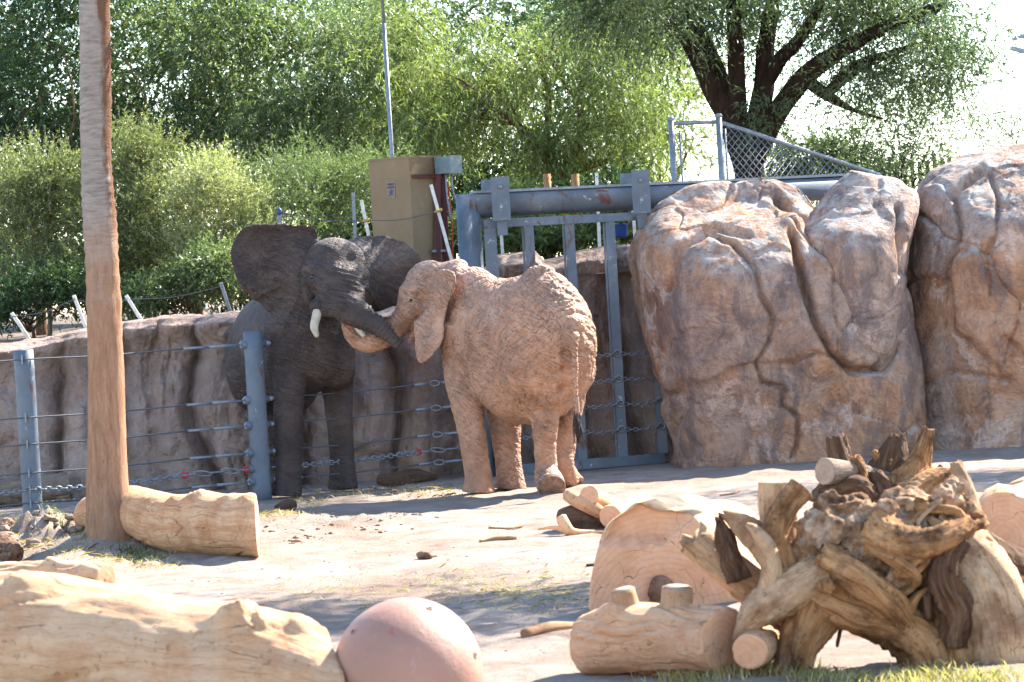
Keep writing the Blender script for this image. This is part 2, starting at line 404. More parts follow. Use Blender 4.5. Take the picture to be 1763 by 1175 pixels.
def GG(x, y):
    p = G(x, y); p[2] = gz(p[0], p[1])[0]; return p
# raised planted bank behind the wall
def bankz(X, Y):
    X = np.asarray(X, float); Y = np.asarray(Y, float)
    return 1.78+.55*sstep(-1.2, .6, X)+.25*sstep(40, 60, Y)+.06*fbm(np.stack([X, Y, X*0], -1).reshape(-1, 3)*.8, 3, 3).reshape(X.shape)
def build_bank():
    xs = np.linspace(-16, 22, 120); ys = np.concatenate([np.linspace(39.5, 60, 70), [75, 100]])
    X, Y = np.meshgrid(xs, ys, indexing='ij'); Z = bankz(X, Y)
    ix = X[:, 0]
    m = plain('bank_soil', (.14, .105, .075), 1, 0, .5, .03, 3)
    o = mk('planted_bank', np.stack([X.ravel(), Y.ravel(), Z.ravel()], 1), gridF(len(xs), len(ys)), m, origin=(0, 45, 1.8)); o['kind'] = 'structure'
build_bank()
# ---------------------------------------------------------------- mud retaining wall
def build_wall():
    nu, nv = 600, 120
    u = np.linspace(-9.5, 3.2, nu); t = np.linspace(0, 1, nv)
    # top height along X
    tp = [(-9.5, 1.95), (-6.3, 1.98), (-5.9, 2.02), (-4.8, 2.16), (-3.4, 2.2), (-1.2, 2.18), (-.9, 2.3), (-.7, 2.5), (-.3, 2.55), (-.1, 2.7), (.35, 2.74), (.45, 2.62), (.75, 2.66), (.9, 2.72), (1.5, 2.76), (3.2, 2.8)]
    h = np.interp(u, [a for a, b in tp], [b for a, b in tp])+.05*fbm(np.stack([u*2.6, u*0, u*0+4], 1), 4, 21)
    # path in plan
    yb = np.interp(u, [-9.5, -5, -2.4, -1.2, -.4, .2, 3.2], [38.5, 38.75, 38.9, 38.95, 39.35, 39.75, 40.3])
    U, T = np.meshgrid(u, t, indexing='ij'); Hh = h[:, None]
    # profile: face (t<.8) then over the lip and back
    face = np.clip(T/.82, 0, 1); back = np.clip((T-.82)/.18, 0, 1)
    Z = Hh*face-.05*back**2+np.where(face < 1, 0, 0); Z = Z-.12*Hh*0
    x, z = U.ravel(), Z.ravel(); f = face.ravel()
    p = np.stack([x, z*.0, z], 1)
    w = .35*fbm(np.stack([x*.8, z*.9, x*0], 1), 3, 31)
    fl = np.abs(vnoise(np.stack([(x+w)*1.75, z*.22+3, x*0], 1), 33))          # flutes
    fl2 = np.abs(vnoise(np.stack([(x+w*.7)*4.2, z*.5, x*0+7], 1), 34))
    off = .58*(fl**.75)-.05*np.exp(-(fl2/.10)**2)*(vnoise(np.stack([x*.9, z*.8, x*0], 1), 44) > 0)-.1
    fl3 = np.abs(vnoise(np.stack([(x+w*.5)*9., z*.7, x*0+2], 1), 39)); off = off-.03*np.exp(-(fl3/.1)**2)*sstep(.1, .4, vnoise(np.stack([x*1.1, z*1.2, x*0+5], 1), 45))
    c1, c2, cid = worley(np.stack([x*1.1+w, z*.85, x*0+.5], 1), 35)
    off = off-.18*sstep(.45, .15, c1)*(cid > .55)                                # eroded pockets
    off = off+.07*fbm(np.stack([x*3.2, z*3.2, x*0], 1), 5, 36)+.05*fbm(np.stack([x*9, z*7, x*0], 1), 4, 38)
    w1 = worley(np.stack([x*9, z*9, x*0+.5], 1), 37)[0]; off = off+.045*sstep(.4, .05, w1)*sstep(.45, .6, f)*(x > -2.5)*(x < -.5)
    lip = .12*np.exp(-((f-.93)/.09)**2)-.16*np.exp(-((f-.72)/.14)**2)*(x < -2.6)
    off = off+lip+.22*(1-f)**2
    r = sstep(.93, 1, f); off = off*(1-r*.5)-.10*r
    Y = np.repeat(yb[:, None], nv, 1).ravel()-off+back.ravel()*1.3
    Z2 = z-.07*sstep(.9, 1, f)*(1-back.ravel())+.05*fbm(np.stack([x*3, Y*3, x*0], 1), 3, 40)*back.ravel()
    mk('mud_wall', np.stack([x, Y, Z2-.03], 1), gridF(nu, nv), MAT['wall'], origin=(-3, 39, 0))
    tag(bpy.data.objects['mud_wall'], 'long eroded brown mud bank wall with vertical flutes behind the elephants', 'wall')
build_wall()
# ---------------------------------------------------------------- boulders
def boulder(name, label, left, right, D0, front, back, mat, seed, cracks=(), lobes=(), nz=225, ns=340, z0=-.2, exp=2.7, amp=1., tilt=None):
    L = np.array([P(x, y, D0) for x, y in left]); Rr = np.array([P(x, y, D0) for x, y in right])
    zt = max(L[:, 2].max(), Rr[:, 2].max()); t = np.linspace(0, 1, nz); z = z0+(zt-z0)*(1-(1-t)**1.9)
    def side(A):
        o = np.argsort(A[:, 2]); return np.interp(z, A[o, 2], A[o, 0])
    xl, xr = side(L), side(Rr)
    k = np.ones(5)/5
    for _ in range(2):
        xl = np.convolve(np.pad(xl, 2, 'edge'), k, 'valid'); xr = np.convolve(np.pad(xr, 2, 'edge'), k, 'valid')
    e = np.linspace(0, 1, nz); cl = sstep(.90, 1, e)**1.0
    cx, hw = (xl+xr)/2, np.maximum((xr-xl)/2, .02)*np.sqrt(np.maximum(1-cl**2, 0.0004))
    fz = [a for a, b in front]; fd = np.interp((z-z0)/(zt-z0), fz, [b for a, b in front]); fd = np.convolve(np.pad(fd, 6, 'edge'), np.ones(13)/13, 'valid')
    bd = back*np.maximum(np.sqrt(np.maximum(1-((z-z0)/(zt-z0))**5, .001)), .08)
    ph = np.arange(ns)/ns*2*math.pi
    # more samples towards the camera side
    pd = np.linspace(0, 2*math.pi, 6001); xd = np.sign(np.cos(pd))*np.abs(np.cos(pd))**(2/exp); yd = np.sign(np.sin(pd))*np.abs(np.sin(pd))**(2/exp)*.8
    cu = np.concatenate([[0], np.cumsum(np.hypot(np.diff(xd), np.diff(yd))*np.where(np.sin(pd[1:]) > -.2, 3., 1.))]); ph = np.interp(np.arange(ns)/ns*cu[-1], cu, pd)
    c, s = np.cos(ph), np.sin(ph); ex = np.sign(c)*np.abs(c)**(2/exp); ey = np.sign(s)*np.abs(s)**(2/exp)
    X = cx[:, None]+hw[:, None]*ex; Y = D0-np.where(ey[None] > 0, fd[:, None], bd[:, None])*ey[None]; Z = np.repeat(z[:, None], ns, 1)
    V = np.stack([X.ravel(), Y.ravel(), Z.ravel()], 1)
    F = np.array([f for f in ringfaces(nz, ns, False)])
    N = -normals(V, F) if normals(V, F)[np.argmin(V[:, 1])][1] > 0 else normals(V, F)
    q = V+seed*5.3
    qw = q+.5*np.stack([fbm(q*.9, 3, seed+1), fbm(q*.9+9, 3, seed+2), fbm(q*.9+21, 3, seed+3)], 1)
    w1, w2, wid = worley(qw*.62, seed+4)
    d = .13*(wid-.5)*sstep(0, .07, w2-w1)-.035*np.exp(-((w2-w1)/.014)**2)*(fbm(q*.6, 2, seed+31) > -.1)
    w1, w2, wid = worley(qw*1.7+3, seed+9)
    d = d+.05*(wid-.5)*sstep(0, .05, w2-w1)*(fbm(q*.7, 2, seed+30) > -.05)
    d = d+.07*fbm(q*.7, 3, seed+5)+.022*fbm(q*2.5, 5, seed+6)+.012*fbm(q*9, 5, seed+7)
    d = d*amp
    ux, uy = proj(V)
    for line, wd_, dp in cracks:
        best = np.full(len(V), 1e9)
        for (x0, y0), (x1, y1) in zip(line[:-1], line[1:]):
            vx, vy = x1-x0, y1-y0; tt = np.clip(((ux-x0)*vx+(uy-y0)*vy)/(vx*vx+vy*vy+1e-6), 0, 1)
            best = np.minimum(best, np.hypot(ux-x0-tt*vx, uy-y0-tt*vy))
        best = np.abs(best+3.5*fbm(q*5, 4, seed+8)); wd_ = wd_*.62; dp = dp*1.35
        d = d-dp*np.exp(-(best/wd_)**2)*(N[:, 1] < .3)
    for lx, ly, lr, lh in lobes: d = d+lh*np.exp(-((ux-lx)**2+(uy-ly)**2)/lr**2)*(N[:, 1] < .4)
    V = V+N*d[:, None]
    top = len(V); V = np.vstack([V, V[-ns:].mean(0)]); Fl = [tuple(f) for f in F.tolist()]+[((nz-1)*ns+i, (nz-1)*ns+(i+1) % ns, top) for i in range(ns)]
    if normals(V[:top], F)[np.argmin(V[:top, 1])][1] > 0: Fl = [f[::-1] for f in Fl]
    o = mk(name, V, Fl, mat, origin=(D0*0+(V[:, 0].mean()), D0, 0)); tag(o, label, 'boulder'); return o
RA, RB, RC = mat_rock(0, .43), mat_rock(2.3, .52), mat_rock(4.1, .5)
boulder('boulder', 'broad reddish brown boulder beside the steel gate, lichen on its top',
    [(1152, 800), (1150, 740), (1142, 690), (1112, 590), (1100, 500), (1095, 440), (1104, 395), (1130, 358), (1182, 326), (1250, 312), (1310, 308)],
    [(1600, 800), (1596, 640), (1560, 500), (1500, 440), (1432, 400), (1404, 366), (1395, 345), (1380, 320), (1340, 308), (1311, 307.5)], 38.9,
    [(0, 1.35), (.3, 1.45), (.55, 1.5), (.68, 1.42), (.78, 1.15), (.86, .75), (.93, .3), (1, .05)], 1.3, RA, 3,
    cracks=[([(1262, 425), (1300, 470), (1310, 510), (1330, 545), (1322, 590), (1300, 625), (1312, 660), (1350, 668), (1345, 700), (1375, 720), (1372, 770), (1362, 790)], 6, .07),
            ([(1215, 405), (1245, 420), (1262, 425)], 5, .06), ([(1160, 500), (1185, 430), (1230, 400), (1290, 412)], 9, .06), ([(1100, 560), (1130, 640), (1160, 700)], 8, .05),
            ([(1340, 340), (1385, 380), (1395, 400)], 12, .12), ([(1362, 412), (1382, 490), (1402, 555), (1430, 607), (1470, 640), (1532, 634), (1550, 600)], 9, .16)],
    lobes=[(1150, 430, 45, .10), (1240, 520, 70, .12), (1340, 470, 40, .08), (1420, 700, 60, -.1), (1200, 690, 80, .08), (1300, 730, 60, -.07), (1370, 385, 25, .12)])
boulder('boulder', 'narrow tongue shaped grey boulder wedged between two bigger boulders',
    [(1500, 640), (1470, 634), (1432, 605), (1405, 555), (1385, 490), (1370, 430), (1366, 410), (1378, 392), (1410, 360), (1440, 325), (1468, 302)],
    [(1505, 640), (1532, 628), (1546, 600), (1555, 540), (1560, 470), (1562, 420), (1572, 380), (1580, 345), (1576, 332), (1540, 313), (1470, 301)], 38.5,
    [(0, .72), (.12, .98), (.35, 1.1), (.6, 1.1), (.7, .98), (.8, .65), (.9, .3), (1, .06)], 1.5, RB, 7, z0=P(1500, 640, 38.5)[2], exp=2.3, amp=.7,
    cracks=[([(1380, 480), (1405, 560)], 5, .03), ([(1545, 360), (1552, 420), (1556, 470)], 9, .08)], lobes=[(1490, 590, 40, .06), (1480, 440, 50, .05)])
boulder('boulder', 'tall rounded boulder with pink flaked edge, beside the tongue shaped boulder',
    [(1546, 800), (1546, 740), (1550, 640), (1556, 520), (1556, 420), (1562, 365), (1580, 325), (1612, 288), (1660, 268), (1740, 256), (1830, 250)],
    [(2080, 800), (2070, 640), (2060, 500), (2040, 400), (1990, 310), (1930, 262), (1880, 250), (1831, 249.5)], 39.3,
    [(0, 1.45), (.3, 1.5), (.6, 1.6), (.75, 1.5), (.85, 1.1), (.94, .5), (1, .05)], 1.4, RC, 12,
    cracks=[([(1705, 300), (1718, 340), (1716, 400), (1700, 440), (1705, 510)], 6, .05), ([(1690, 295), (1640, 330), (1650, 400), (1640, 440), (1620, 500)], 9, .08),
            ([(1580, 660), (1640, 640), (1735, 655)], 10, .05), ([(1730, 580), (1763, 610)], 8, .05)],
    lobes=[(1610, 390, 50, -.10), (1690, 430, 60, .08), (1660, 560, 50, .08), (1600, 700, 60, -.1)])
# ---------------------------------------------------------------- elephants
def ear_solid(attach, outline, depth, thick=.05, nr=14, n=60, wav=.03, seed=0):
    """ear blade: attach and outline polylines in picture units, depth(x, y, r) in metres"""
    def res(pl):
        p = smooth_path([(a, b, 0) for a, b in pl], 8)[:, :2]; d = np.concatenate([[0], np.cumsum(np.hypot(*np.diff(p, axis=0).T))])
        t = np.linspace(0, d[-1], n); return np.stack([np.interp(t, d, p[:, 0]), np.interp(t, d, p[:, 1])], 1)
    A, O = res(attach), res(outline); V = []
    for s in (-1, 1):
        for i in range(nr):
            r = i/(nr-1); q = A*(1-r)+O*r
            for j, (x, y) in enumerate(q):
                th = thick*(1.15-.75*r)
                if i == nr-1: th *= .8
                D = depth(x, y, r)+wav*math.sin(j*.30+seed)*r*r
                V.append(P(x, y, D)+np.array([0, s*th/2, 0]))
    F = gridF(nr, n); m = nr*n
    F1 = [tuple(f) for f in F.tolist()]; F2 = [tuple(i+m for i in f[::-1]) for f in F.tolist()]
    E = []
    loop = [j for j in range(n)]+[i*n+n-1 for i in range(1, nr)]+[(nr-1)*n+j for j in range(n-2, -1, -1)]+[i*n for i in range(nr-2, 0, -1)]
    for a, b in zip(loop, loop[1:]+loop[:1]): E.append((b, a, a+m, b+m))
    return np.array(V), F1+F2+E
def dent(V, N, d, x, y, rp, depth, D, dr=.35):
    c = P(x, y, D); r = px(rp, D); q = np.linalg.norm(V-c, axis=1)
    ux, uy = proj(V); m = np.exp(-((ux-x)**2+(uy-y)**2)/rp**2)*(np.abs(V[:, 1]-D) < dr)
    return d-depth*m
def hit(bvh, x, y):
    r = ray(x, y).normalized(); h = bvh.ray_cast(Vector((0, 0, CAMH)), r); return np.array(h[0]) if h[0] else None
def tusk(name, parent, pts, rad, mat):
    V, F, UV = tube(pts, rad, 14, 6, dome=True); return mk(name, V, F, mat, parent)
MAT['ivory'] = plain('ivory', (.42, .35, .26), .45, 0, .3, .002, 9)
MAT['eye'] = plain('dark_eye', (.012, .008, .006), .08, 0, .1, 0, 9, .6)
MAT['hair'] = plain('dark_hair', (.04, .03, .028), .8)
MAT['nail'] = plain('toenail', (.30, .24, .19), .6)
UP = np.array([0, 0, 1.])
def leg(pts, rad, dome=False):
    V, F, _ = tube(pts, rad, 20, 5); return V, F
def body(o, Fv, Lv, secs):
    out = []
    seg = 36; ph = np.arange(seg)/seg*2*math.pi
    rows = smooth_path(secs, 4)
    V = []
    for f, zc, h, w in rows:
        for a in ph:
            s_, c_ = math.sin(a), math.cos(a)
            ww = w*(1-.20*max(0, c_)**2.5+.06*max(0, -c_))
            V.append(o+Fv*f+Lv*(ww*s_)+UP*(zc+h*c_))
    V = np.array(V); F = ringfaces(len(rows), seg); return V, F
# ---- the sunlit tan elephant seen from behind
def elephant_tan():
    a = R_(54); Fv = np.array([-math.cos(a), math.sin(a), 0]); Lv = np.array([-math.sin(a), -math.cos(a), 0])
    O = G(910, 847); O[2] = 0
    def B(f, l, z): return O+Fv*f+Lv*l+UP*z
    parts = [body(O, Fv, Lv, [(1.22, 1.85, .22, .15), (1.12, 1.80, .45, .27), (.95, 1.78, .62, .345), (.79, 1.77, .73, .39), (.45, 1.66, .755, .48), (.15, 1.565, .81, .55), (-.2, 1.55, .83, .565),
        (-.5, 1.60, .82, .52), (-.72, 1.64, .72, .46), (-.9, 1.66, .52, .37), (-1.02, 1.62, .3, .25), (-1.08, 1.6, .1, .1)])]
    parts.append(ball(B(.8, 0, 2.22), (.26, .26, .27)))            # withers
    parts.append(loft([(B(-.1, 0, 2.28), Lv*.05, UP*.08), (B(-.35, 0, 2.36), Lv*.11, UP*.11), (B(-.62, 0, 2.30), Lv*.12, UP*.14), (B(-.88, 0, 2.02), Lv*.10, UP*.12), (B(-1.0, 0, 1.8), Lv*.08, UP*.08)], 14))
    # front legs
    fl, fr = G(824, 851), G(879, 845)
    parts.append(leg([B(.78, .26, 1.9), B(.80, .22, 1.45), P(803, 690, fl[1]+.1), P(812, 745, fl[1]+.02), P(819, 790, fl[1]), P(824, 825, fl[1]), P(824, 838, fl[1]), fl+UP*.02], [.22, .225, .185, .16, .148, .155, .175, .19]))
    parts.append(leg([B(.78, -.22, 1.8), B(.80, -.24, 1.35), P(868, 715, fr[1]), P(872, 770, fr[1]), P(876, 805, fr[1]), P(879, 830, fr[1]), fr+UP*.02], [.28, .24, .185, .155, .15, .165, .185]))
    # hind legs
    parts.append(leg([B(-.5, .24, 1.75), B(-.52, .27, 1.3), P(934, 660, 34.55), P(938, 720, 34.5), P(938, 765, 34.55), P(940, 795, 34.62), P(941, 815, 34.6), P(947, 832, 34.50), P(950, 839, 34.42)], [.28, .30, .235, .17, .13, .122, .14, .158, .155]))
    hr = G(982, 838)
    parts.append(leg([B(-.52, -.24, 1.75), B(-.55, -.26, 1.3), P(985, 650, 35.05), P(980, 720, 35.0), P(972, 775, 35.0), P(972, 805, 34.98), P(978, 825, hr[1]), hr+UP*.02], [.27, .27, .20, .145, .115, .115, .14, .17]))
    # tail with wrinkled root
    parts.append(ball(P(976, 574, 34.05), (.10, .10, .07))); parts.append(ball(P(984, 560, 34.12), (.15, .12, .12)))
    tp = [P(980, 560, 34.15), P(983, 580, 34.02), P(987, 610, 33.97), P(990, 650, 33.95), P(992, 690, 33.96), P(993, 722, 33.97)]
    parts.append(tube(tp, [.11, .085, .055, .042, .034, .026], 12, 5)[:2])
    # neck and head
    hd = 36.02
    parts.append(loft([(B(.75, 0, 1.9), Lv*.36, UP*.48), (P(800, 512, 35.75), np.array([.1, .33, 0]), UP*.42), (P(768, 510, 35.95), np.array([.06, .30, 0]), UP*.38), (P(742, 505, hd), np.array([.03, .27, 0]), UP*.34)], 28))
    parts.append(ball(P(740, 492, hd), (.28, .27, .285))); parts.append(ball(P(728, 508, hd-.02), (.24, .25, .28)))
    parts.append(ball(P(705, 506, hd), (.12, .19, .14))); parts.append(ball(P(748, 474, hd-.06), (.19, .2, .15)))
    def rs(x, y, D, dp, bx, bz): return (P(x, y, D), np.array([0, dp, 0]), np.array([bx, 0, bz]))
    parts.append(loft([rs(724, 498, hd, .24, .24, -.04), rs(708, 530, hd, .20, .165, -.06), rs(694, 550, hd, .16, .125, -.075), rs(677, 568, hd, .13, .09, -.09), rs(656, 584, hd, .11, .045, -.105),
        rs(632, 592, hd, .095, 0, -.10), rs(613, 588, hd, .085, -.05, -.07), rs(602, 573, hd-.01, .075, -.08, -.02), rs(598, 558, hd, .065, -.068, 0), rs(594, 546, hd+.03, .05, -.05, 0)], 20))
    parts.append(loft([(P(738, 540, hd), np.array([.05, .2, 0]), UP*.14), (P(720, 565, hd), np.array([.03, .13, 0]), UP*.10), (P(706, 585, hd-.02), np.array([.02, .07, 0]), UP*.06)], 16))   # jaw
    ed = lambda x, y, r: 35.73-(x-712)/75*.48-.36*max(0, (y-485)/145)-.05*math.sin(r*3)
    parts.append(ear_solid([(752, 470), (750, 490), (746, 506), (740, 522), (730, 537), (720, 550)], [(762, 463), (778, 465), (786, 478), (783, 500), (772, 525), (766, 555), (763, 585), (750, 606), (735, 622), (722, 628), (716, 612), (712, 580), (711, 552)], ed, .085, wav=.012))
    V, F = union(parts, .0138, 7, .5)
    N = normals(V, F); d = np.zeros(len(V))
    d = dent(V, N, d, 719, 511, 9, .075, hd-.2, .3); d = dent(V, N, d, 727, 522, 8, .06, hd-.2, .3); d = dent(V, N, d, 735, 480, 10, .02, hd-.2, .3)
    d = dent(V, N, d, 862, 480, 22, .03, 35.4, .6)
    d = dent(V, N, d, 974, 612, 9, .06, 34.3, .5); d = dent(V, N, d, 970, 640, 8, .07, 34.5, .6); d = dent(V, N, d, 967, 675, 8, .07, 34.6, .7)
    loc = np.stack([(V-O)@Fv, (V-O)@Lv, V[:, 2]], 1)
    rump = np.exp(-((loc[:, 0]+.75)/.55)**2)*sstep(.4, .8, V[:, 2]); flank = sstep(.6, 1., V[:, 2])*sstep(1.1, .9, loc[:, 0])
    w = .25*np.stack([fbm(loc*2.2, 3, 51), fbm(loc*2.2+5, 3, 52), fbm(loc*2.2+11, 3, 53)], 1)
    # creases: thin furrows where stretched noise crosses zero; down and back over the flank, netted on the rump
    dg = R_(38)
    for (an, sc1, sc2, wd, amp, mask) in ((dg, 15, 3.2, .13, .011, rump+.35*flank), (dg+1.3, 12, 4.2, .10, .010, rump), (dg-.25, 25, 6, .2, .0075, rump+.6*flank+.3), (dg+1.0, 22, 8, .18, .007, rump*1.)):
        u = loc[:, 0]*math.cos(an)+loc[:, 2]*math.sin(an); v = -loc[:, 0]*math.sin(an)+loc[:, 2]*math.cos(an)
        n_ = vnoise(np.stack([u*sc1, loc[:, 1]*sc2*1.2, v*sc2], 1)+w*5, int(an*100) % 90+54)
        d = d-amp*mask*np.exp(-(n_/wd)**2)
    lg = sstep(.95, .7, V[:, 2]); d = d-lg*.008*np.exp(-(vnoise(np.stack([loc[:, 0]*5, loc[:, 1]*5, loc[:, 2]*20], 1)+w*4, 58)/.15)**2)*sstep(.15, .3, V[:, 2])
    d = d+.02*fbm(loc*2.4, 3, 56)*sstep(.2, .6, V[:, 2])+.004*fbm(loc*16, 3, 57)
    # rings across the trunk
    ux, uy = proj(V); tr = sstep(712, 690, ux)*sstep(525, 545, uy); d = d+tr*.004*np.sin((ux-uy*.8)*.75)
    V = V+N*d[:, None]; V[:, 2] = np.maximum(V[:, 2], gz(V[:, 0], V[:, 1])-.015)
    t = empty('elephant', (O[0], O[1], 0), 'sunlit dusty tan elephant seen from behind, lifting one hind foot', 'elephant')
    sk = mat_skin('tan_elephant_skin', [(.21, .108, .066), (.42, .225, .14), (.58, .36, .25)], 1.0, (.35, .265, .225), 35)
    mk('body', V, F, sk, t)
    tusk('tusk', t, [P(676, 583, 35.92), P(670, 581, 35.86), P(658, 578, 35.84), P(643, 574, 35.84)], [.045, .042, .038, .026], MAT['ivory'])
    V2 = []; rng = random.Random(4)
    hp = []
    for k in range(70):
        a_, l_ = rng.uniform(0, 6.28), rng.uniform(.14, .36); b = tp[-1]+np.array([math.cos(a_)*.018, math.sin(a_)*.018, rng.uniform(-.02, .14)])
        e = b+np.array([rng.gauss(.01, .025), rng.gauss(0, .02), -l_]); hp.append(tube([b, (b+e)/2+np.array([rng.gauss(0, .012), 0, 0]), e], [.007, .006, .002], 4, 2)[:2])
    mk('tail_tuft', *join(hp), MAT['hair'], t)
    bvh = BVHTree.FromPolygons(V.tolist(), F.tolist())
    e = hit(bvh, 708, 517)
    if e is not None: mk('eye', *ball(e+np.array([0, .012, 0]), .022, 8), MAT['eye'], t)
    # sole of the lifted hind foot
    c = P(951, 841, 34.40); n = unit(P(950, 839, 34.42)-P(947, 832, 34.50)); A = unit(np.cross(n, UP)); Bv = np.cross(n, A)
    c = c+n*.005; rows = [(c-n*.05, A*.14, Bv*.14), (c-n*.01, A*.150, Bv*.150), (c+n*.004, A*.140, Bv*.140)]
    mk('sole', *loft(rows, 24), plain('foot_sole', (.22, .12, .075), .95, 0, .5, .006, 22), t)
    return t
# ---- the shaded grey elephant facing the camera
def elephant_grey():
    b = R_(22); Fv = np.array([math.sin(b), -math.cos(b), 0]); Lv = np.array([math.cos(b), math.sin(b), 0])
    fr, fl = G(494, 857), G(591, 845); fr[1] += 0
    O = np.array([*((fr+fl)/2)[:2], 0.])
    def B(f, l, z): return O+Fv*f+Lv*l+UP*z
    parts = [body(O, Fv, Lv, [(.42, 1.78, .2, .16), (.34, 1.75, .40, .32), (.15, 1.78, .56, .44), (0, 1.81, .64, .49), (-.35, 1.77, .66, .55), (-.7, 1.73, .67, .58), (-1.1, 1.72, .66, .57), (-1.4, 1.70, .58, .51), (-1.6, 1.64, .42, .38), (-1.72, 1.58, .2, .2)])]
    parts.append(ball(B(.05, 0, 2.2), (.3, .3, .28)))
    parts.append(leg([B(.05, -.26, 1.95), B(.1, -.29, 1.5), P(499, 655, fr[1]+.05), P(496, 720, fr[1]), P(497, 790, fr[1]), P(495, 830, fr[1]), fr+UP*.02], [.27, .25, .19, .165, .15, .16, .18]))
    parts.append(leg([B(.05, .26, 1.95), B(.08, .29, 1.5), P(580, 655, fl[1]), P(585, 720, fl[1]), P(589, 780, fl[1]), P(590, 820, fl[1]), fl+UP*.02], [.27, .25, .19, .16, .145, .16, .18]))
    h1 = G(462, 846); h1 = G(459, 842); h2 = G(503, 838)
    parts.append(leg([B(-1.25, -.26, 1.75), B(-1.25, -.27, 1.3), P(452, 700, h1[1]), P(455, 770, h1[1]), P(458, 815, h1[1]), h1+UP*.02], [.33, .30, .2, .145, .14, .17]))
    parts.append(leg([B(-1.25, .26, 1.75), B(-1.25, .27, 1.3), P(500, 700, h2[1]), P(501, 770, h2[1]), P(502, 810, h2[1]), h2+UP*.02], [.33, .30, .2, .145, .14, .17]))
    hd = 36.22
    m = lambda n: px(n, 36.)
    parts.append(loft([(B(.0, 0, 2.0), Lv*.40, UP*.48), (P(556, 500, 36.62), Lv*.38, UP*.44), (P(568, 480, 36.4), Lv*.36, UP*.40), (P(574, 472, 36.25), Lv*.33, UP*.34)], 28))
    parts.append(ball(P(575, 455, hd+.08), (m(56), .32, m(46)))); parts.append(ball(P(580, 480, hd-.02), (m(50), .28, m(48))))
    # face down to the lip, flat and broad
    def sec(x, y, D, w, dpt, sl=-.10): return (P(x, y, D), np.array([m(w), 0, m(w)*sl]), np.array([0, dpt, .03]))
    parts.append(loft([sec(572, 428, 36.3, 36, .18), sec(574, 450, 36.2, 50, .26), sec(578, 476, 36.12, 50, .27), sec(583, 500, 36.05, 45, .25), sec(586, 520, 35.98, 43, .22), sec(582, 534, 35.94, 45, .18), sec(578, 543, 35.94, 40, .10)], 28))
    # trunk reaching to the other elephant
    def ts(x, y, D, rr, ang):
        return (P(x, y, D), np.array([0, m(rr)*.95, 0]), np.array([math.sin(ang)*m(rr), 0, math.cos(ang)*m(rr)]))
    parts.append(loft([ts(572, 512, 35.96, 27, .2), ts(592, 526, 35.88, 27, .45), ts(615, 540, 35.80, 24.5, .5), ts(637, 553, 35.72, 20, .6), ts(656, 567, 35.68, 15.5, .75), ts(671, 580, 35.66, 12, .85), ts(682, 589, 35.65, 10, .85), ts(689, 595, 35.64, 8, .85)], 22))
    for x, y, rx, rz in ((549, 529, 17, 17), (612, 538, 16, 14)): parts.append(ball(P(x, y, 35.93), (m(rx), .14, m(rz))))
    for x, y, r in ((531, 466, 13), (624, 474, 13), (527, 486, 11), (626, 492, 10)): parts.append(ball(P(x, y, hd-.06), (m(r), .12, m(r)*1.1)))
    parts.append(ball(P(533, 505, hd-.02), (m(14), .15, m(26))))
    parts.append(loft([(P(578, 545, 36.3), np.array([.2, 0, 0]), np.array([0, .2, .1])), (P(578, 562, 36.12), np.array([.12, 0, 0]), np.array([0, .09, .06])), (P(580, 572, 36.0), np.array([.05, 0, 0]), np.array([0, .04, .03]))], 16))
    e1 = lambda x, y, r: 36.34+.16*math.sin(r*2.6)-.02*r+.10*max(0, (y-500)/60)
    parts.append(ear_solid([(552, 424), (542, 436), (537, 456), (536, 480), (537, 505), (540, 528), (545, 545)], [(547, 402), (541, 392), (520, 387), (470, 386), (425, 390), (406, 408), (397, 437), (402, 468), (416, 497), (442, 521), (470, 541), (496, 556), (516, 562)], e1, .075, wav=.022))
    e2 = lambda x, y, r: 36.34+.16*math.sin(r*2.2)+.32*r+.05*max(0, (y-500)/40)
    parts.append(ear_solid([(590, 428), (604, 442), (612, 460), (614, 485), (612, 505), (610, 525)], [(602, 409), (640, 405), (678, 409), (704, 421), (727, 447), (720, 470), (708, 496), (694, 517), (672, 531), (650, 538), (636, 540)], e2, .075, wav=.02, seed=2))
    V, F = union(parts, .0160, 6, .5)
    N = normals(V, F); d = np.zeros(len(V)); ux, uy = proj(V)
    face = (V[:, 1] < 36.4)
    for x, y, r, dp in ((538, 437, 12, .05), (606, 444, 12, .04), (538, 476, 6, .022), (622, 487, 5, .02), (541, 500, 10, .015), (571, 440, 14, -.012), (577, 470, 20, -.015)):
        d = d-dp*np.exp(-((ux-x)**2+(uy-y)**2)/r**2)*face
    # wrinkle arcs over the trunk root
    rr = np.hypot((ux-545)*.75, (uy-590)); arcs = np.exp(-((ux-592)/26)**2-((uy-500)/30)**2)*face
    d = d+.012*arcs*np.sin(rr*.78)
    loc = V-O; w = .2*np.stack([fbm(loc*2.2, 3, 61), fbm(loc*2.2+5, 3, 62), fbm(loc*2.2+11, 3, 63)], 1)
    tk = sstep(600, 620, ux)*sstep(700, 690, ux)*(V[:, 1] < 35.95); d = d+tk*.0035*np.sin((ux*.8+uy*.6)*.8)
    # veins and folds fanning over the ears
    ear = ((ux < 515) & (uy < 565) & (V[:, 1] < 36.62))*1.+((ux > 637) & (uy < 545))*1.
    an = np.where(ux < 580, np.arctan2(uy-470, 530-ux), np.arctan2(uy-470, ux-625)); ra = np.hypot(uy-470, np.where(ux < 580, 530-ux, ux-625))
    d = d+ear*.016*sstep(150, 100, ra)*(1-2*np.abs(vnoise(np.stack([an*5.5, ra*.012, an*0], 1), 66)))*sstep(15, 60, ra)
    d = d+.006*(1-ear)*vnoise((loc+w)*np.array([9, 9, 5]), 64)+.018*fbm(loc*2.4, 3, 65)*sstep(.2, .6, V[:, 2])*(1-.6*face)
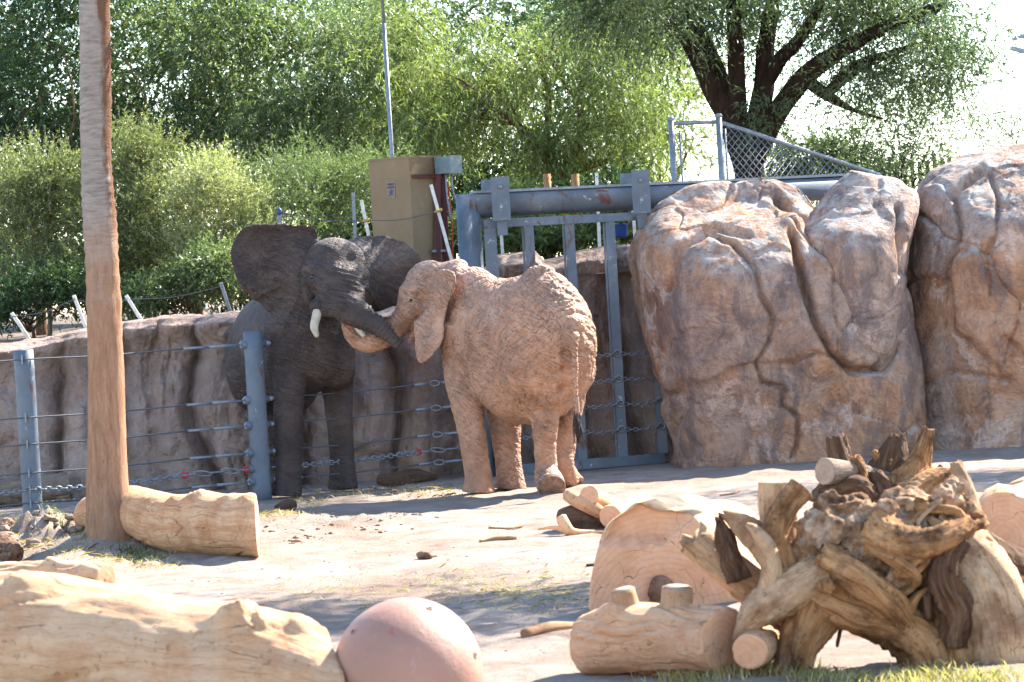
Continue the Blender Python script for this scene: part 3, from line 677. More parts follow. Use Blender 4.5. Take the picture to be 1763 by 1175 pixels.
    V = V+N*d[:, None]; V[:, 2] = np.maximum(V[:, 2], gz(V[:, 0], V[:, 1])-.015)
    t = empty('elephant', (O[0], O[1], 0), 'dark grey elephant facing forward with both ears spread wide, by the mud wall', 'elephant')
    sk = mat_skin('grey_elephant_skin', [(.029, .0205, .018), (.058, .0405, .035), (.102, .073, .062)], 1.0, (.16, .108, .082), 25)
    mk('body', V, F, sk, t)
    tusk('tusk', t, [P(548, 532, 35.86), P(544, 548, 35.80), P(541, 564, 35.74), P(545, 577, 35.69)], [.055, .052, .046, .03], MAT['ivory'])
    tusk('tusk', t, [P(606, 540, 35.87), P(613, 556, 35.84), P(619, 568, 35.80), P(625, 577, 35.77)], [.052, .048, .042, .026], MAT['ivory'])
    bvh = BVHTree.FromPolygons(V.tolist(), F.tolist())
    for x, y in ((538.5, 477), (623.5, 488)):
        e = hit(bvh, x, y)
        if e is not None: mk('eye', *ball(e+np.array([0, .013, 0]), .03, 10), MAT['eye'], t)
    return t
elephant_tan(); elephant_grey()
# ---------------------------------------------------------------- sliding gate
st = MAT['steel']
MAT['zinc'] = plain('galvanised_steel', (.20, .225, .26), .5, .4, .3, .002, 20)
MAT['wire'] = plain('grey_wire', (.09, .095, .11), .55, .3)
MAT['red'] = plain('red_shackle', (.45, .02, .03), .5)
def cyl(a, b, r, seg=16, r2=None): return tube([a, b], [r, r2 or r], seg, 1)[:2]
def torus(c, R1, r, ax, n=10, m=6, stretch=1.0, dirv=None):
    n_ = unit(ax); u_ = unit(dirv) if dirv is not None else unit(np.cross(n_, [.3, .2, 1])); u_ = unit(u_-n_*np.dot(u_, n_)); v_ = np.cross(n_, u_)
    V = []
    for i in range(n):
        a = i/n*2*math.pi; d = math.cos(a)*u_*stretch+math.sin(a)*v_; e = unit(math.cos(a)*u_+math.sin(a)*v_)
        for j in range(m):
            b = j/m*2*math.pi; V.append(np.asarray(c)+d*R1+r*(math.cos(b)*e+math.sin(b)*n_))
    F = [(i*m+j, ((i+1) % n)*m+j, ((i+1) % n)*m+(j+1) % m, i*m+(j+1) % m) for i in range(n) for j in range(m)]
    return np.array(V), F
LINKS = {}
def chain(name, a, b, parent, link=.075, r=.009, sag=.03, mat=None):
    """real chain: every link shares one of two meshes"""
    a, b = np.asarray(a, float), np.asarray(b, float); L = np.linalg.norm(b-a); n = max(2, int(L/(link*.72)))
    parts = []
    for i in range(n):
        t = (i+.5)/n; c = a*(1-t)+b*t-UP*sag*4*t*(1-t); d = unit(b-a)
        ax = np.cross(d, UP) if i % 2 else UP
        parts.append(torus(c, link*.3, r, ax, 8, 4, 1.75, d))
    o = mk(name, *join(parts), mat or MAT['zinc'], parent); return o
def build_gate():
    Dl, Dr = 38.25, 40.1
    base = G(826, 829); base[1] = Dl
    fr = empty('pipe_gateway', (P(800, 355, Dl)[0], Dl, 0), 'thick blue grey steel pipe gate frame with rusty corner post', 'gate frame')
    c = P(806, 357, Dl); c[2] = 3.24; e = P(1500, 322, Dr); e[2] = 3.24
    r = .145
    t = unit(e-c)
    # mitred corner: post and beam share one sloping joint
    def pipe(p0, p1, n0, name):
        d = unit(p1-p0); A = unit(np.cross(d, [0, 1, .0])) if abs(d[1]) < .9 else np.array([1., 0, 0]); B = np.cross(d, A); V = []
        ph = np.arange(28)/28*2*math.pi
        for k, (p, nn) in enumerate(((p0, n0), (p1, d))):
            for a in ph:
                q = p+r*(math.cos(a)*A+math.sin(a)*B); q = q+d*(np.dot(p-q, nn)/np.dot(d, nn)); V.append(q)
        mk(name, np.array(V), ringfaces(2, 28), st, fr)
    mit = unit(t-UP)
    foot = c.copy(); foot[2] = -.1
    pipe(c, e, unit(t+UP), 'beam'); pipe(c, foot, unit(t+UP), 'post')
    mk('rail_cap', *bar(c+t*.05+UP*(r+.016), e+UP*(r+.016), .03, .16), MAT['zinc'], fr)
    # hanging leaf
    lf = empty('gate_leaf', (P(960, 380, Dl-.05)[0], Dl, 0), 'blue grey steel gate leaf of upright bars hung with chains', 'gate')
    D2 = 38.15
    def W(x, y, D=None): return P(x, y, D if D else D2+(x-838)*.0069*.378)
    tl, tr_ = W(832, 386), W(1140, 372); tr_[2] = tl[2]
    mk('top_rail', *bar(tl, tr_, .10, .10), st, lf)
    def upright(xt, w, name='bar', y2=None):
        a = W(xt, 386); a[2] = tl[2]-.052; b_ = a.copy(); b_[2] = .12; mk(name, *bar(a, b_, w, .08), st, lf); return a
    xs = [upright(843, .145, 'stile')]+[upright(x, .115) for x in (910, 980, 1050)]+[upright(1119, .12, 'stile')]
    br = xs[-1].copy(); br[2] = .06; bl = xs[0].copy(); bl[2] = .06
    mk('bottom_rail', *bar(bl, br, .12, .10), st, lf)
    for x in xs[1:4]:       # angle-iron fin behind each bar
        q = x+np.array([-.075, .03, 0]); q2 = q.copy(); q2[2] = .12; mk('bar_fin', *bar(q, q2, .025, .09), st, lf)
    for z in (1.37, 1.06, .76, .45):
        for i in range(4):
            p, q = xs[i].copy(), xs[i+1].copy(); p[2] = q[2] = z; off = np.array([0, -.06, 0]); chain('chain', p+off, q+off, lf, .07, .008, .02)
        for i in range(1, 5):
            p = xs[i].copy(); p[2] = z; mk('chain_ring', *torus(p+np.array([0, -.055, 0]), .04, .012, [0, 1, 0], 12, 6), MAT['zinc'], lf)
    b = xs[-1].copy(); b[2] = 1.13; mk('latch_box', *box(b+np.array([.05, -.07, 0]), (.14, .07, .17)), st, lf)
    # hanger brackets
    for x, y in ((862, 341), (1103, 330)):
        p = W(x, y, 38.02+(x-838)*.0069*.378); p[2] = 3.30; 
        h = empty('hanger_bracket', tuple(p), 'grey steel hanger bracket bolted over the gate beam, '+('near the corner post' if x < 900 else 'next to the broad boulder'), 'bracket')
        w = .215
        mk('front_plate', *box(p+np.array([0, -.10, 0]), (w, .025, .52)), st, h)
        mk('back_plate', *box(p+np.array([-.12, .42, .02]), (w, .025, .46)), st, h)
        mk('side_plate', *box(p+np.array([-.07, .16, .215]), (.03, .46, .06)), MAT['zinc'], h)
        mk('bolt', *cyl(p+np.array([0, -.112, .14]), p+np.array([0, -.15, .14]), .026, 8), MAT['zinc'], h)
        mk('hanger', *box(p+np.array([0, -.02, -.335]), (.12, .06, .20)), st, h)
build_gate()
# ---------------------------------------------------------------- cable fence
ZC = [1.77, 1.14, .85, .54, .36, .215]
def fence_post(x, y, label, h=1.91, r=.108, lugs=()):
    b = GG(x, y); b[2] = 0
    t = empty('fence_post', tuple(b), label, 'post', 'steel posts of the cable fence')
    V, F, _ = tube([b-UP*.1, b+UP*h], [r, r], 28, 8); mk('pipe', V, F, st, t)
    return t, b
pA, bA = fence_post(58, 899, 'blue grey steel fence post with flat loops, nearest to the palm trunk', 1.87)
pB, bB = fence_post(452, 861, 'blue grey steel fence post with end eyes and peeling top, by the grey elephant', 1.91)
bC = G(826, 829); bC[1] = 38.25; bC[0] = P(806, 357, 38.25)[0]; bC[2] = 0
bL = bA+(bA-bB)*1.1
dAB = unit(bB-bA); dBC = unit(bC-bB)
for i, z in enumerate(ZC):
    # span from far left through the loops of post A to post B
    lab = ['top', 'second', 'third', 'fourth', 'chain', 'lowest'][i]
    endB = bB-dAB*.13+UP*z
    c = empty('fence_cable', tuple(bA+UP*z+np.array([0, -.13, 0])), f'{lab} line of the cable fence between palm side post and end eye post' if i != 4 else 'chain line of the cable fence passing behind the palm trunk', 'cable', 'lines of the cable fence left of the eye post')
    a0 = bL+UP*z+np.array([0, -.13, 0]); a1 = bA+UP*z+np.array([0, -.13, 0]); 
    if i == 4:
        m_ = a1*.32+endB*.68; chain('chain', a0, a1, c, .085, .009, .03); chain('chain', a1, m_, c, .085, .009, .03)
        mk('shackle', *torus(m_+dAB*.03, .03, .012, [0, 1, 0], 10, 5, 1.3, dAB), MAT['red'], c)
        q = m_
        for k in range(5):
            q2 = q+(endB-m_)/5; mk('long_link', *torus((q+q2)/2, .028, .010, [0, 1, .2] if k % 2 else UP, 12, 5, 3.6, dAB), MAT['zinc'], c); q = q2
        mk('shackle', *torus(endB-dAB*.05, .03, .012, [0, 1, 0], 10, 5, 1.3, dAB), MAT['red'], c)
    else:
        m_ = a1*.28+endB*.72; sag = UP*.015
        mk('cable', *tube([a0, (a0+a1)/2-sag, a1, (a1+m_)/2-sag, m_], [.0085]*5, 8, 5)[:2], MAT['wire'], c)
        mk('sleeve', *cyl(m_, m_+(endB-m_)*.42, .016, 10), MAT['zinc'], c)
        mk('turnbuckle', *cyl(m_+(endB-m_)*.42, endB-dAB*.05, .020, 10, .014), MAT['zinc'], c)
        mk('eye_nut', *torus(endB, .035, .016, [0, 1, 0], 12, 6), MAT['zinc'], c)
    # flat loop on post A, eye lugs on post B
    mk('loop', *box(bA+UP*z+np.array([.0, -.125, 0]), (.014, .04, .10)), MAT['zinc'], pA)
    for d in (-1, 1):
        if i == 4 and d == 1: continue
        mk('lug', *cyl(bB+d*(dAB if d < 0 else dBC)*.06+UP*z, bB+d*(dAB if d < 0 else dBC)*.15+UP*z, .045, 14), st, pB)
    # right span to the gate post
    s0 = bB+dBC*.16+UP*z; s1 = bC-dBC*.16+UP*z*1.02
    c = empty('fence_cable', tuple(s0), (f'{lab} line of the cable fence between eye post and gate frame' if i != 4 else 'chain line of the cable fence running to the gate frame'), 'cable', 'lines of the cable fence beside the gate')
    m1 = s0*.86+s1*.14; m2 = s0*.28+s1*.72
    if i == 4:
        chain('chain', s0, m2, c, .085, .010, .02); mk('shackle', *torus(m2, .03, .012, [0, 1, 0], 10, 5, 1.3, dBC), MAT['red'], c)
        q = m2
        for k in range(4):
            q2 = q+(s1-m2)/4; mk('long_link', *torus((q+q2)/2, .026, .010, [0, 1, .2] if k % 2 else UP, 12, 5, 3.4, dBC), MAT['zinc'], c); q = q2
    else:
        mk('end_nut', *cyl(s0, s0+dBC*.13, .036, 6, .026), MAT['zinc'], c); mk('sleeve', *cyl(s0+dBC*.13, m1, .017, 10), MAT['zinc'], c)
        mk('cable', *tube([m1, (m1+m2)/2-UP*.012, m2], [.0085]*3, 8, 6)[:2], MAT['wire'], c)
        mk('turnbuckle', *cyl(m2, m2*.75+s1*.25, .018, 10), MAT['zinc'], c)
        mk('shackle', *torus(m2*.62+s1*.38, .03, .010, [0, 1, 0], 12, 5, 2., dBC), MAT['zinc'], c)
        mk('turnbuckle', *cyl(m2*.5+s1*.5, s1, .017, 10), MAT['zinc'], c)
# ---------------------------------------------------------------- cabinet with mast on the bank
def build_cabinet():
    Dc = 41.0
    tan = NT('tan_painted_metal', .5, .35); tan.col(tan.ramp(tan.noise(2.2, tan.coord(), 7, .6), [(.3, (.15, .095, .048)), (.6, (.19, .122, .062)), (.8, (.23, .155, .085))])); tan.bump(tan.noise(18), .004)
    tanm = tan.m; maroon = plain('maroon_steel', (.085, .018, .02), .6); gb = plain('grey_green_box', (.16, .20, .21), .5)
    a = R_(-40); s = .62
    ax = np.array([[math.cos(a), math.sin(a), 0], [-math.sin(a), math.cos(a), 0], [0, 0, 1.]])
    edge = P(702, 340, Dc)                      # the near vertical edge
    ctr = edge+np.array([0, s*.72, 0])+np.array([-.03, 0, 0]); z0 = 1.75; z1 = P(702, 272, Dc)[2]
    ctr[2] = (z0+z1)/2
    t = empty('control_cabinet', (ctr[0], ctr[1], z0), 'tall tan metal cabinet standing behind the elephants', 'cabinet')
    V, F = box(ctr, (s*.98, s*1.12, z1-z0), ax[[1, 0, 2]]*np.array([[1], [1], [1]])); mk('shell', V, F, tanm, t, smooth=False)
    lid = ctr.copy(); lid[2] = z1+.012; mk('lid', *box(lid, (s*1.02, s*1.16, .025), ax[[1, 0, 2]]), tanm, t, smooth=False)
    # notice on the left-hand face
    n1 = np.array([-math.cos(R_(45)), -math.sin(R_(45)), 0])
    fx = -ax[0] if ax[0][1] > 0 else ax[0]
    faces = [v for v in (ax[0], -ax[0], ax[1], -ax[1]) if v[1] < -.1]
    lft = min(faces, key=lambda v: v[0]); rgt = max(faces, key=lambda v: v[0])
    def on(face, other, u, z, out, half): return ctr*np.array([1, 1, 0])+face*(half+out)+other*u+UP*z
    hl = s*.98/2 if abs(np.dot(lft, ax[1])) > .9 else s*1.12/2
    hr = s*1.12/2 if abs(np.dot(rgt, ax[0])) > .9 else s*.98/2
    blue = plain('blue_ink', (.05, .06, .16), .6); zc = P(664, 330, Dc)[2]
    def slab(face, other, u, z, w, h, out, half, m, name, par):
        c = on(face, other, u, z, out, half); A = np.array([other, face, UP]); return mk(name, *box(c, (w, .008, h), A), m, par, smooth=False)
    nt_ = slab(lft, rgt, .02, zc+.02, .135, .21, .004, hl, plain('notice_ground', (.22, .16, .10), .6), 'notice', t)
    # faint block of print: two text rows and a lightning-struck figure
    for k in range(4): slab(lft, rgt, -.02+k*.026, zc+.095, .018, .028, .011, hl, blue, 'letter', nt_)
    for k in range(5): slab(lft, rgt, -.03+k*.025, zc+.055, .017, .018, .011, hl, blue, 'letter', nt_)
    c = on(lft, rgt, .02, zc-.01, .013, hl)
    fig = [c+rgt*a_+UP*b_ for a_, b_ in ((-.045, -.05), (-.015, -.01), (-.05, .0), (-.01, .02), (.0, .045), (.02, .02), (.05, .03), (.02, -.005), (.05, -.055), (.012, -.025))]
    Vf = np.array(fig+[p-lft*.004 for p in fig]); n = len(fig)
    mk('figure', Vf, [tuple(range(n)), tuple(range(2*n-1, n-1, -1))]+[(i, (i+1) % n, (i+1) % n+n, i+n) for i in range(n)], blue, nt_, smooth=False)
    # maroon stand along the right-hand face
    def pt(u, z, out=.03): return on(rgt, lft, -u, z, out, hr)
    mk('stand_rail', *bar(pt(-.28, P(715, 304, Dc)[2]), pt(.30, P(715, 304, Dc)[2]), .05, .04), maroon, t)
    mk('stand_leg', *bar(pt(.30, z1-.1), pt(.30, z0-.1), .07, .06), maroon, t)
    mk('stand_brace', *bar(pt(.20, z1-.2, .05), pt(.02, z0, .05), .065, .05), maroon, t)
    mk('stand_foot_rail', *bar(pt(-.0, P(740, 433, Dc)[2], .035), pt(.3, P(740, 433, Dc)[2], .035), .03, .03), MAT['zinc'], t)
    jb = on(rgt, lft, -.27, z1-.11, .16, hr); A = np.array([lft, rgt, UP]); j = mk('junction_box', *box(jb, (.22, .26, .22), A), gb, t, smooth=False)
    mk('box_lid', *box(jb+rgt*.136, (.235, .015, .235), A), gb, j, smooth=False)
    for k, (u, l) in enumerate(((-.06, .36), (.05, .62))):
        p = jb+lft*u-UP*.11; mk('conduit', *tube([p, p-UP*l*.5, p-UP*l+lft*(-.05)], [.014]*3, 8, 4)[:2], MAT['zinc'], t)
    p = on(rgt, lft, -.33, z1-.35, .09, hr); mk('red_cable', *tube([p, p-UP*.5+rgt*.03, p-UP*1.1], [.011]*3, 6, 4)[:2], plain('red_cable', (.4, .05, .02), .5), t)
    m0 = P(676, 271, Dc+.45); m0[2] = z1-.3; m1 = m0+UP*4.6; m1[0] -= .03
    ms = empty('mast', (m0[0], m0[1], z1), 'thin grey metal mast rising behind the tan cabinet', 'mast')
    mk('lower_tube', *cyl(np.array([m0[0], m0[1], z0]), m0*.55+m1*.45, .028, 10), MAT['zinc'], ms); mk('upper_tube', *cyl(m0*.55+m1*.45, m1, .022, 10), MAT['zinc'], ms)
build_cabinet()
# ---------------------------------------------------------------- white electric-fence stakes and their wire
MAT['white'] = plain('white_stake', (.62, .60, .55), .6); MAT['yellow'] = plain('yellow_insulator', (.42, .28, .05), .6)
STK = [((20, 539), (42, 572), 40.2, 'leaning white stake on the wall, farthest from the elephants'), ((127, 509), (143, 552), 40.1, 'leaning white stake on the wall beside the palm trunk, on its shaded side'),
       ((217, 509), (241, 548), 40.1, 'leaning white stake on the wall just past the palm trunk'), ((380, 487), (394, 530), 40.2, 'leaning white stake beside the grey elephant\'s back'),
       ((481, 365), (484, 470), 40.3, 'upright stake with blue cap above the grey elephant\'s ear'), ((608, 332), (614, 470), 40.3, 'upright grey stake close to the tan cabinet'),
       ((622, 345), (648, 470), 40.2, 'leaning white stake with yellow insulator at the cabinet\'s plain side'), ((742, 318), (786, 480), 40.1, 'tall leaning white stake with yellow insulator at the cabinet\'s cable side'),
       ((862, 392), (868, 470), 41.2, 'white stake seen through the gate beside the corner post'), ((1027, 298), (1034, 470), 41.2, 'tall white stake seen behind the gate beam'), ((1089, 352), (1098, 470), 41.0, 'white stake beside the blue tub behind the gate')]
ends = []
for (a, b, D, lab) in STK:
    pa, pb = P(*a, D), P(*b, D+.05); pb2 = pa+(pb-pa)*((pa[2]-1.7)/(pa[2]-pb[2])) if pb[2] > 1.7 else pb
    t = empty('fence_stake', tuple(pb2), lab, 'stake', 'white stakes of the electric fence')
    mk('shaft', *bar(pb2, pa, .042, .03), MAT['white'] if 'grey' not in lab else MAT['zinc'], t)
    q = pa+(pb2-pa)*.0 if 'insulator' not in lab else P(a[0]+(b[0]-a[0])*.28, a[1]+(b[1]-a[1])*.28, D-.03)
    if 'insulator' in lab:
        k = mk('insulator', *join([ball(q+np.array([.0, 0, 0]), (.036, .03, .02), 8), ball(q+np.array([.035, -.01, .008]), (.02, .02, .022), 8), cyl(q+np.array([-.05, 0, -.012]), q+np.array([.02, 0, 0]), .010, 8)]), MAT['yellow'], t)
    elif 'cap' in lab: mk('cap', *ball(pa, (.035, .035, .05), 8), plain('blue_cap', (.03, .06, .2), .5), t)
    else: mk('clip', *ball(pa-UP*.05, .018, 6), MAT['zinc'], t); q = pa-UP*.05
    ends.append(q)
w = empty('fence_wire', tuple(ends[3]), 'thin sagging electric fence wire strung between the white stakes', 'wire')
for i in (0, 1, 2, 3, 4, 5, 6, 8, 9):
    a, b = ends[i], ends[i+1]; 
    if i == 5: a, b = ends[4], ends[6]
    if i == 4: continue
    mk('strand', *tube([a, (a+b)/2-UP*.05, b], [.006]*3, 6, 6)[:2], MAT['wire'], w)
# ---------------------------------------------------------------- chain link fence
def build_chainlink():
    D = 41.6; t = empty('chain_link_fence', tuple(P(1160, 320, D)), 'galvanised chain link fence panel running down behind the boulders', 'fence')
    def W(x, y, d=D): return P(x, y, d)
    zb = 2.1
    for (x, y, r, nm) in ((1155, 206, .040, 'post'), (1237, 200, .042, 'post'), (1170, 226, .014, 'tension_rod'), (1248, 222, .014, 'tension_rod')):
        p = W(x, y); b = p.copy(); b[2] = zb; mk(nm, *cyl(b, p, r, 14), MAT['zinc'], t)
        if nm == 'post': mk('post_cap', *ball(p, (r*1.25, r*1.25, .035), 8), MAT['zinc'], t)
    a, b, c = W(1155, 213), W(1237, 210), W(1515, 302, D+1.4)
    mk('top_rail', *cyl(a, b, .026, 12), MAT['zinc'], t); mk('sloping_rail', *cyl(b, c, .030, 12), MAT['zinc'], t)
    wires = []; s = .075
    d = unit((c-b)*np.array([1, 1, 0])); L = np.linalg.norm((c-b)[:2])
    def clip(p0, p1, f):     # keep the part of the wire under the rail
        ts = np.linspace(0, 1, 60); ok = [k for k in ts if f(p0+(p1-p0)*k)]
        return (p0+(p1-p0)*ok[0], p0+(p1-p0)*ok[-1]) if len(ok) > 1 else None
    zt = lambda u: b[2]+(c[2]-b[2])*u/L
    H = b[2]-zb
    for sgn in (1, -1):
        k = -H
        while k < L+H:
            q0 = np.array([k, zb]); q1 = np.array([k+sgn*H, zb+H])
            r = clip(q0, q1, lambda q: 0 <= q[0] <= L and q[1] <= zt(q[0]))
            if r is not None:
                f3 = lambda q: np.array([b[0], b[1], 0])+d*q[0]+UP*q[1]+np.array([0, .012*sgn, 0])
                wires.append(tube([f3(r[0]), f3(r[1])], [.006]*2, 4, 1)[:2])
            k += s*1.41
    o = mk('wire_mesh', *join(wires), MAT['zinc'], t); o['kind'] = 'stuff'
    wires = []; L2 = np.linalg.norm((b-a)[:2]); d2 = unit((b-a)*np.array([1, 1, 0]))
    for sgn in (1, -1):
        k = -H
        while k < L2+H:
            q0 = np.array([k, zb]); q1 = np.array([k+sgn*H, zb+H]); r = clip(q0, q1, lambda q: 0 <= q[0] <= L2)
            if r is not None:
                f3 = lambda q: np.array([a[0], a[1], 0])+d2*q[0]+UP*q[1]+np.array([0, .012*sgn, 0]); wires.append(tube([f3(r[0]), f3(r[1])], [.003]*2, 4, 1)[:2])
            k += s*1.41
    o = mk('wire_mesh', *join(wires), MAT['wire'], t); o['kind'] = 'stuff'
build_chainlink()
# ---------------------------------------------------------------- far paling fences, wires, floodlight
def paling(x0, x1, y0, y1, D, label, step=.12, h=1.0):
    a, b = P(x0, y0, D), P(x1, y1, D); t = empty('paling_fence', tuple(a-UP*h), label, 'fence'); n = int(np.linalg.norm(b-a)/step); rng = random.Random(x0)
    m = plain('dark_palings', (.10, .07, .05), .9)
    proto = None
    for i in range(n):
        p = a+(b-a)*i/n; hh = rng.uniform(-.05, .05)
        if proto is None:
            proto = mk('paling', *box(np.array([p[0], p[1], p[2]-h/2]), (.07, .02, h)), m, t); p0 = p
        else:
            o = proto.copy(); COL.objects.link(o); o.location = Vector(proto.location)+Vector((p-p0+UP*hh))
    for k in (.2, .75): mk('rail', *bar(a-UP*h*k+np.array([0, .03, 0]), b-UP*h*k+np.array([0, .03, 0]), .04, .03), m, t)
paling(780, 900, 398, 392, 49, 'dark wooden paling fence seen behind the gate corner', .15, 1.2)
paling(1440, 1790, 286, 258, 56, 'dark wooden paling fence showing above the tall rounded boulder', .13, 1.4)
MAT['pw'] = plain('black_cable', (.06, .065, .08), .6)
for k, (x0, y0, x1, y1, lab) in enumerate(((1300, 186, 1900, 62, 'upper'), (1300, 219, 1900, 104, 'middle'), (1400, 252, 1900, 160, 'lower'))):
    a, b = P(x0, y0, 95), P(x1, y1, 92); V, F, _ = tube([a+(a-b)*3, a, (a+b)/2-UP*.03, b, b+(b-a)*3], [.02]*5, 6, 4)
    tag(mk('power_line', V, F, MAT['pw'], origin=a), f'{lab} overhead power line crossing the sky beside the big tree', 'power line', 'overhead power lines')
def floodlight():
    D = 75; t = empty('floodlight_pole', tuple(P(1778, 250, D)), 'tall pole with two grey floodlight heads far beyond the boulders', 'floodlight')
    m = plain('grey_lamp', (.22, .26, .33), .5); b = P(1778, 250, D); mk('pole', *cyl(np.array([b[0], b[1], 0]), P(1774, 40, D), .07, 12), m, t)
    for x, y, s in ((1756, 64, 1), (1752, 86, -1)):
        c = P(x, y, D); mk('lamp_head', *box(c, (.34, .3, .09), np.array([[.95, 0, .3*s], [0, 1, 0], [-.3*s, 0, .95]])), m, t); mk('arm', *cyl(c, P(1776, y+4, D), .03, 8), m, t)
floodlight()
# ---------------------------------------------------------------- palm trunk
def build_palm():
    m = NT('palm_bark', .95, .1); o = m.coord()
    sx = m.n('ShaderNodeSeparateXYZ'); m.l(o, sx.inputs[0])
    low = m.ramp(m.noise(5, m.coord((4, 4, .6), warp=.1), 8, .7), [(.3, (.30, .155, .09)), (.55, (.44, .25, .155)), (.75, (.52, .33, .22))])
    upc = m.ramp(m.noise(6, m.coord((1, 1, 6), warp=.1), 8, .7), [(.3, (.22, .175, .145)), (.5, (.38, .32, .28)), (.75, (.5, .44, .39))])
    brn = m.mix(m.sc(m.math('ADD', m.math('MULTIPLY', sx.outputs[0], 3.2), m.noise(3, m.coord((1, 1, .5)), 7, .7)), .98, 1.12), upc, (.20, .105, .065))
    f = m.sc(m.math('ADD', m.math('MULTIPLY', sx.outputs[2], .35), m.math('MULTIPLY', m.noise(2.5, o, 7, .7), .7)), 1.15, 1.5)
    m.col(m.mix(f, low, brn))
    v1 = m.noise(7, m.coord((5, 5, .55), warp=.06, wscale=6), 8, .75); v2 = m.noise(4, m.coord((1, 1, 10), warp=.08), 6, .7)
    p = m.bump(v1, .05, .9); m.bump(m.mix(f, m.noise(14, m.coord((3, 3, .5)), 7, .7), v2), .03, .9, p)
    b = GG(193, 945); b[2] = 0
    D = b[1]
    pts = [(193, 960, 54), (193, 940, 51), (192, 915, 46), (189, 880, 41), (185, 840, 37), (184, 760, 33), (183, 660, 31.5), (180, 560, 30), (176, 460, 29), (172, 380, 28.5), (168, 330, 28), (166, 280, 26.5), (165, 200, 27), (164, 100, 26.5), (163, 0, 27), (162, -150, 26), (160, -350, 25)]
    V, F, UV = tube([P(x, y, D) for x, y, r in pts], [px(r, D) for *_, r in pts], 44, 8)
    ph = np.arctan2(V[:, 1]-D, V[:, 0]-b[0]); V = V.copy(); c = V-np.array([0, D, 0])
    q = np.stack([np.cos(ph)*1.2, np.sin(ph)*1.2, V[:, 2]], 1)
    d = .012*fbm(q*np.array([2, 2, 3]), 4, 71)+.006*np.sin(V[:, 2]*60+2*fbm(q*2, 3, 72))*sstep(1.6, 2.4, V[:, 2])+.010*fbm(q*np.array([9, 9, .8]), 3, 73)*sstep(1.2, .2, V[:, 2])
    V[:, 0] += np.cos(ph)*d; V[:, 1] += np.sin(ph)*d
    t = empty('palm_tree', tuple(b), 'tall palm with bare reddish grey trunk in front of the cable fence', 'palm tree')
    mk('trunk', V, F, m.m, t)
    top = P(160, -350, D); fr = []; rng = random.Random(3)
    for k in range(26):
        a = k*2.4; e = rng.uniform(-.6, .9); d = np.array([math.cos(a)*math.cos(e), math.sin(a)*math.cos(e), math.sin(e)]); L = rng.uniform(1.1, 1.5)
        p1 = top+d*L*.6; p2 = top+d*L-UP*.25
        fr.append(tube([top, p1, p2], [.03, .02, .015], 5, 3)[:2])
        s = unit(np.cross(d, UP)); u = np.cross(s, d)
        for j in range(15):
            an = (j-7)*.16; dd = unit(d*math.cos(an)+s*math.sin(an)-UP*.25*abs(an)); l = .9-.05*abs(j-7); w = s*math.cos(an)*.02-d*math.sin(an)*.02
            fr.append((np.array([p2-w*.3, p2+w*.3, p2+dd*l*.5+w-UP*.04, p2+dd*l-UP*.2, p2+dd*l*.5-w-UP*.04]), [(0, 1, 2, 3, 4)]))
    o = mk('crown', *join(fr), mat_leaf('palm_leaf', [(.05, .08, .02), (.08, .12, .03), (.12, .15, .05)], .3), t, smooth=False); o['kind'] = 'stuff'
build_palm()
# ---------------------------------------------------------------- logs
PALE = mat_wood('pale_log_wood', [(0.509, 0.273, 0.140), (0.742, 0.446, 0.257), (0.800, 0.545, 0.343), (0.572, 0.263, 0.117)], True, .5)
TANW = mat_wood('tan_log_wood', [(0.466, 0.216, 0.101), (0.700, 0.385, 0.207), (0.784, 0.498, 0.296), (0.466, 0.179, 0.070)], True, .55)
DARKW = mat_wood('dark_log_wood', [(.07, .04, .026), (.13, .075, .048), (.2, .125, .085), (.05, .03, .02)], True, .5)
GREYW = mat_wood('weathered_log_wood', [(.16, .11, .08), (.26, .19, .14), (.36, .28, .22), (.1, .06, .04)], True, .5)
ROOT = mat_wood('gnarled_root_wood', [(.10, .045, .022), (.42, .235, .125), (.72, .56, .42), (.055, .025, .015)], False, .9, 4.)
ROOTD = mat_wood('red_brown_root_wood', [(.10, .042, .024), (.24, .12, .07), (.42, .27, .18), (.06, .028, .018)], False, .7, 3.2)
END = mat_end('cut_wood_end', [(0.529, 0.270, 0.146), (0.690, 0.396, 0.238), (0.414, 0.198, 0.103)])
ENDD = mat_end('old_cut_end', [(.30, .2, .14), (.40, .29, .21), (.2, .13, .09)])
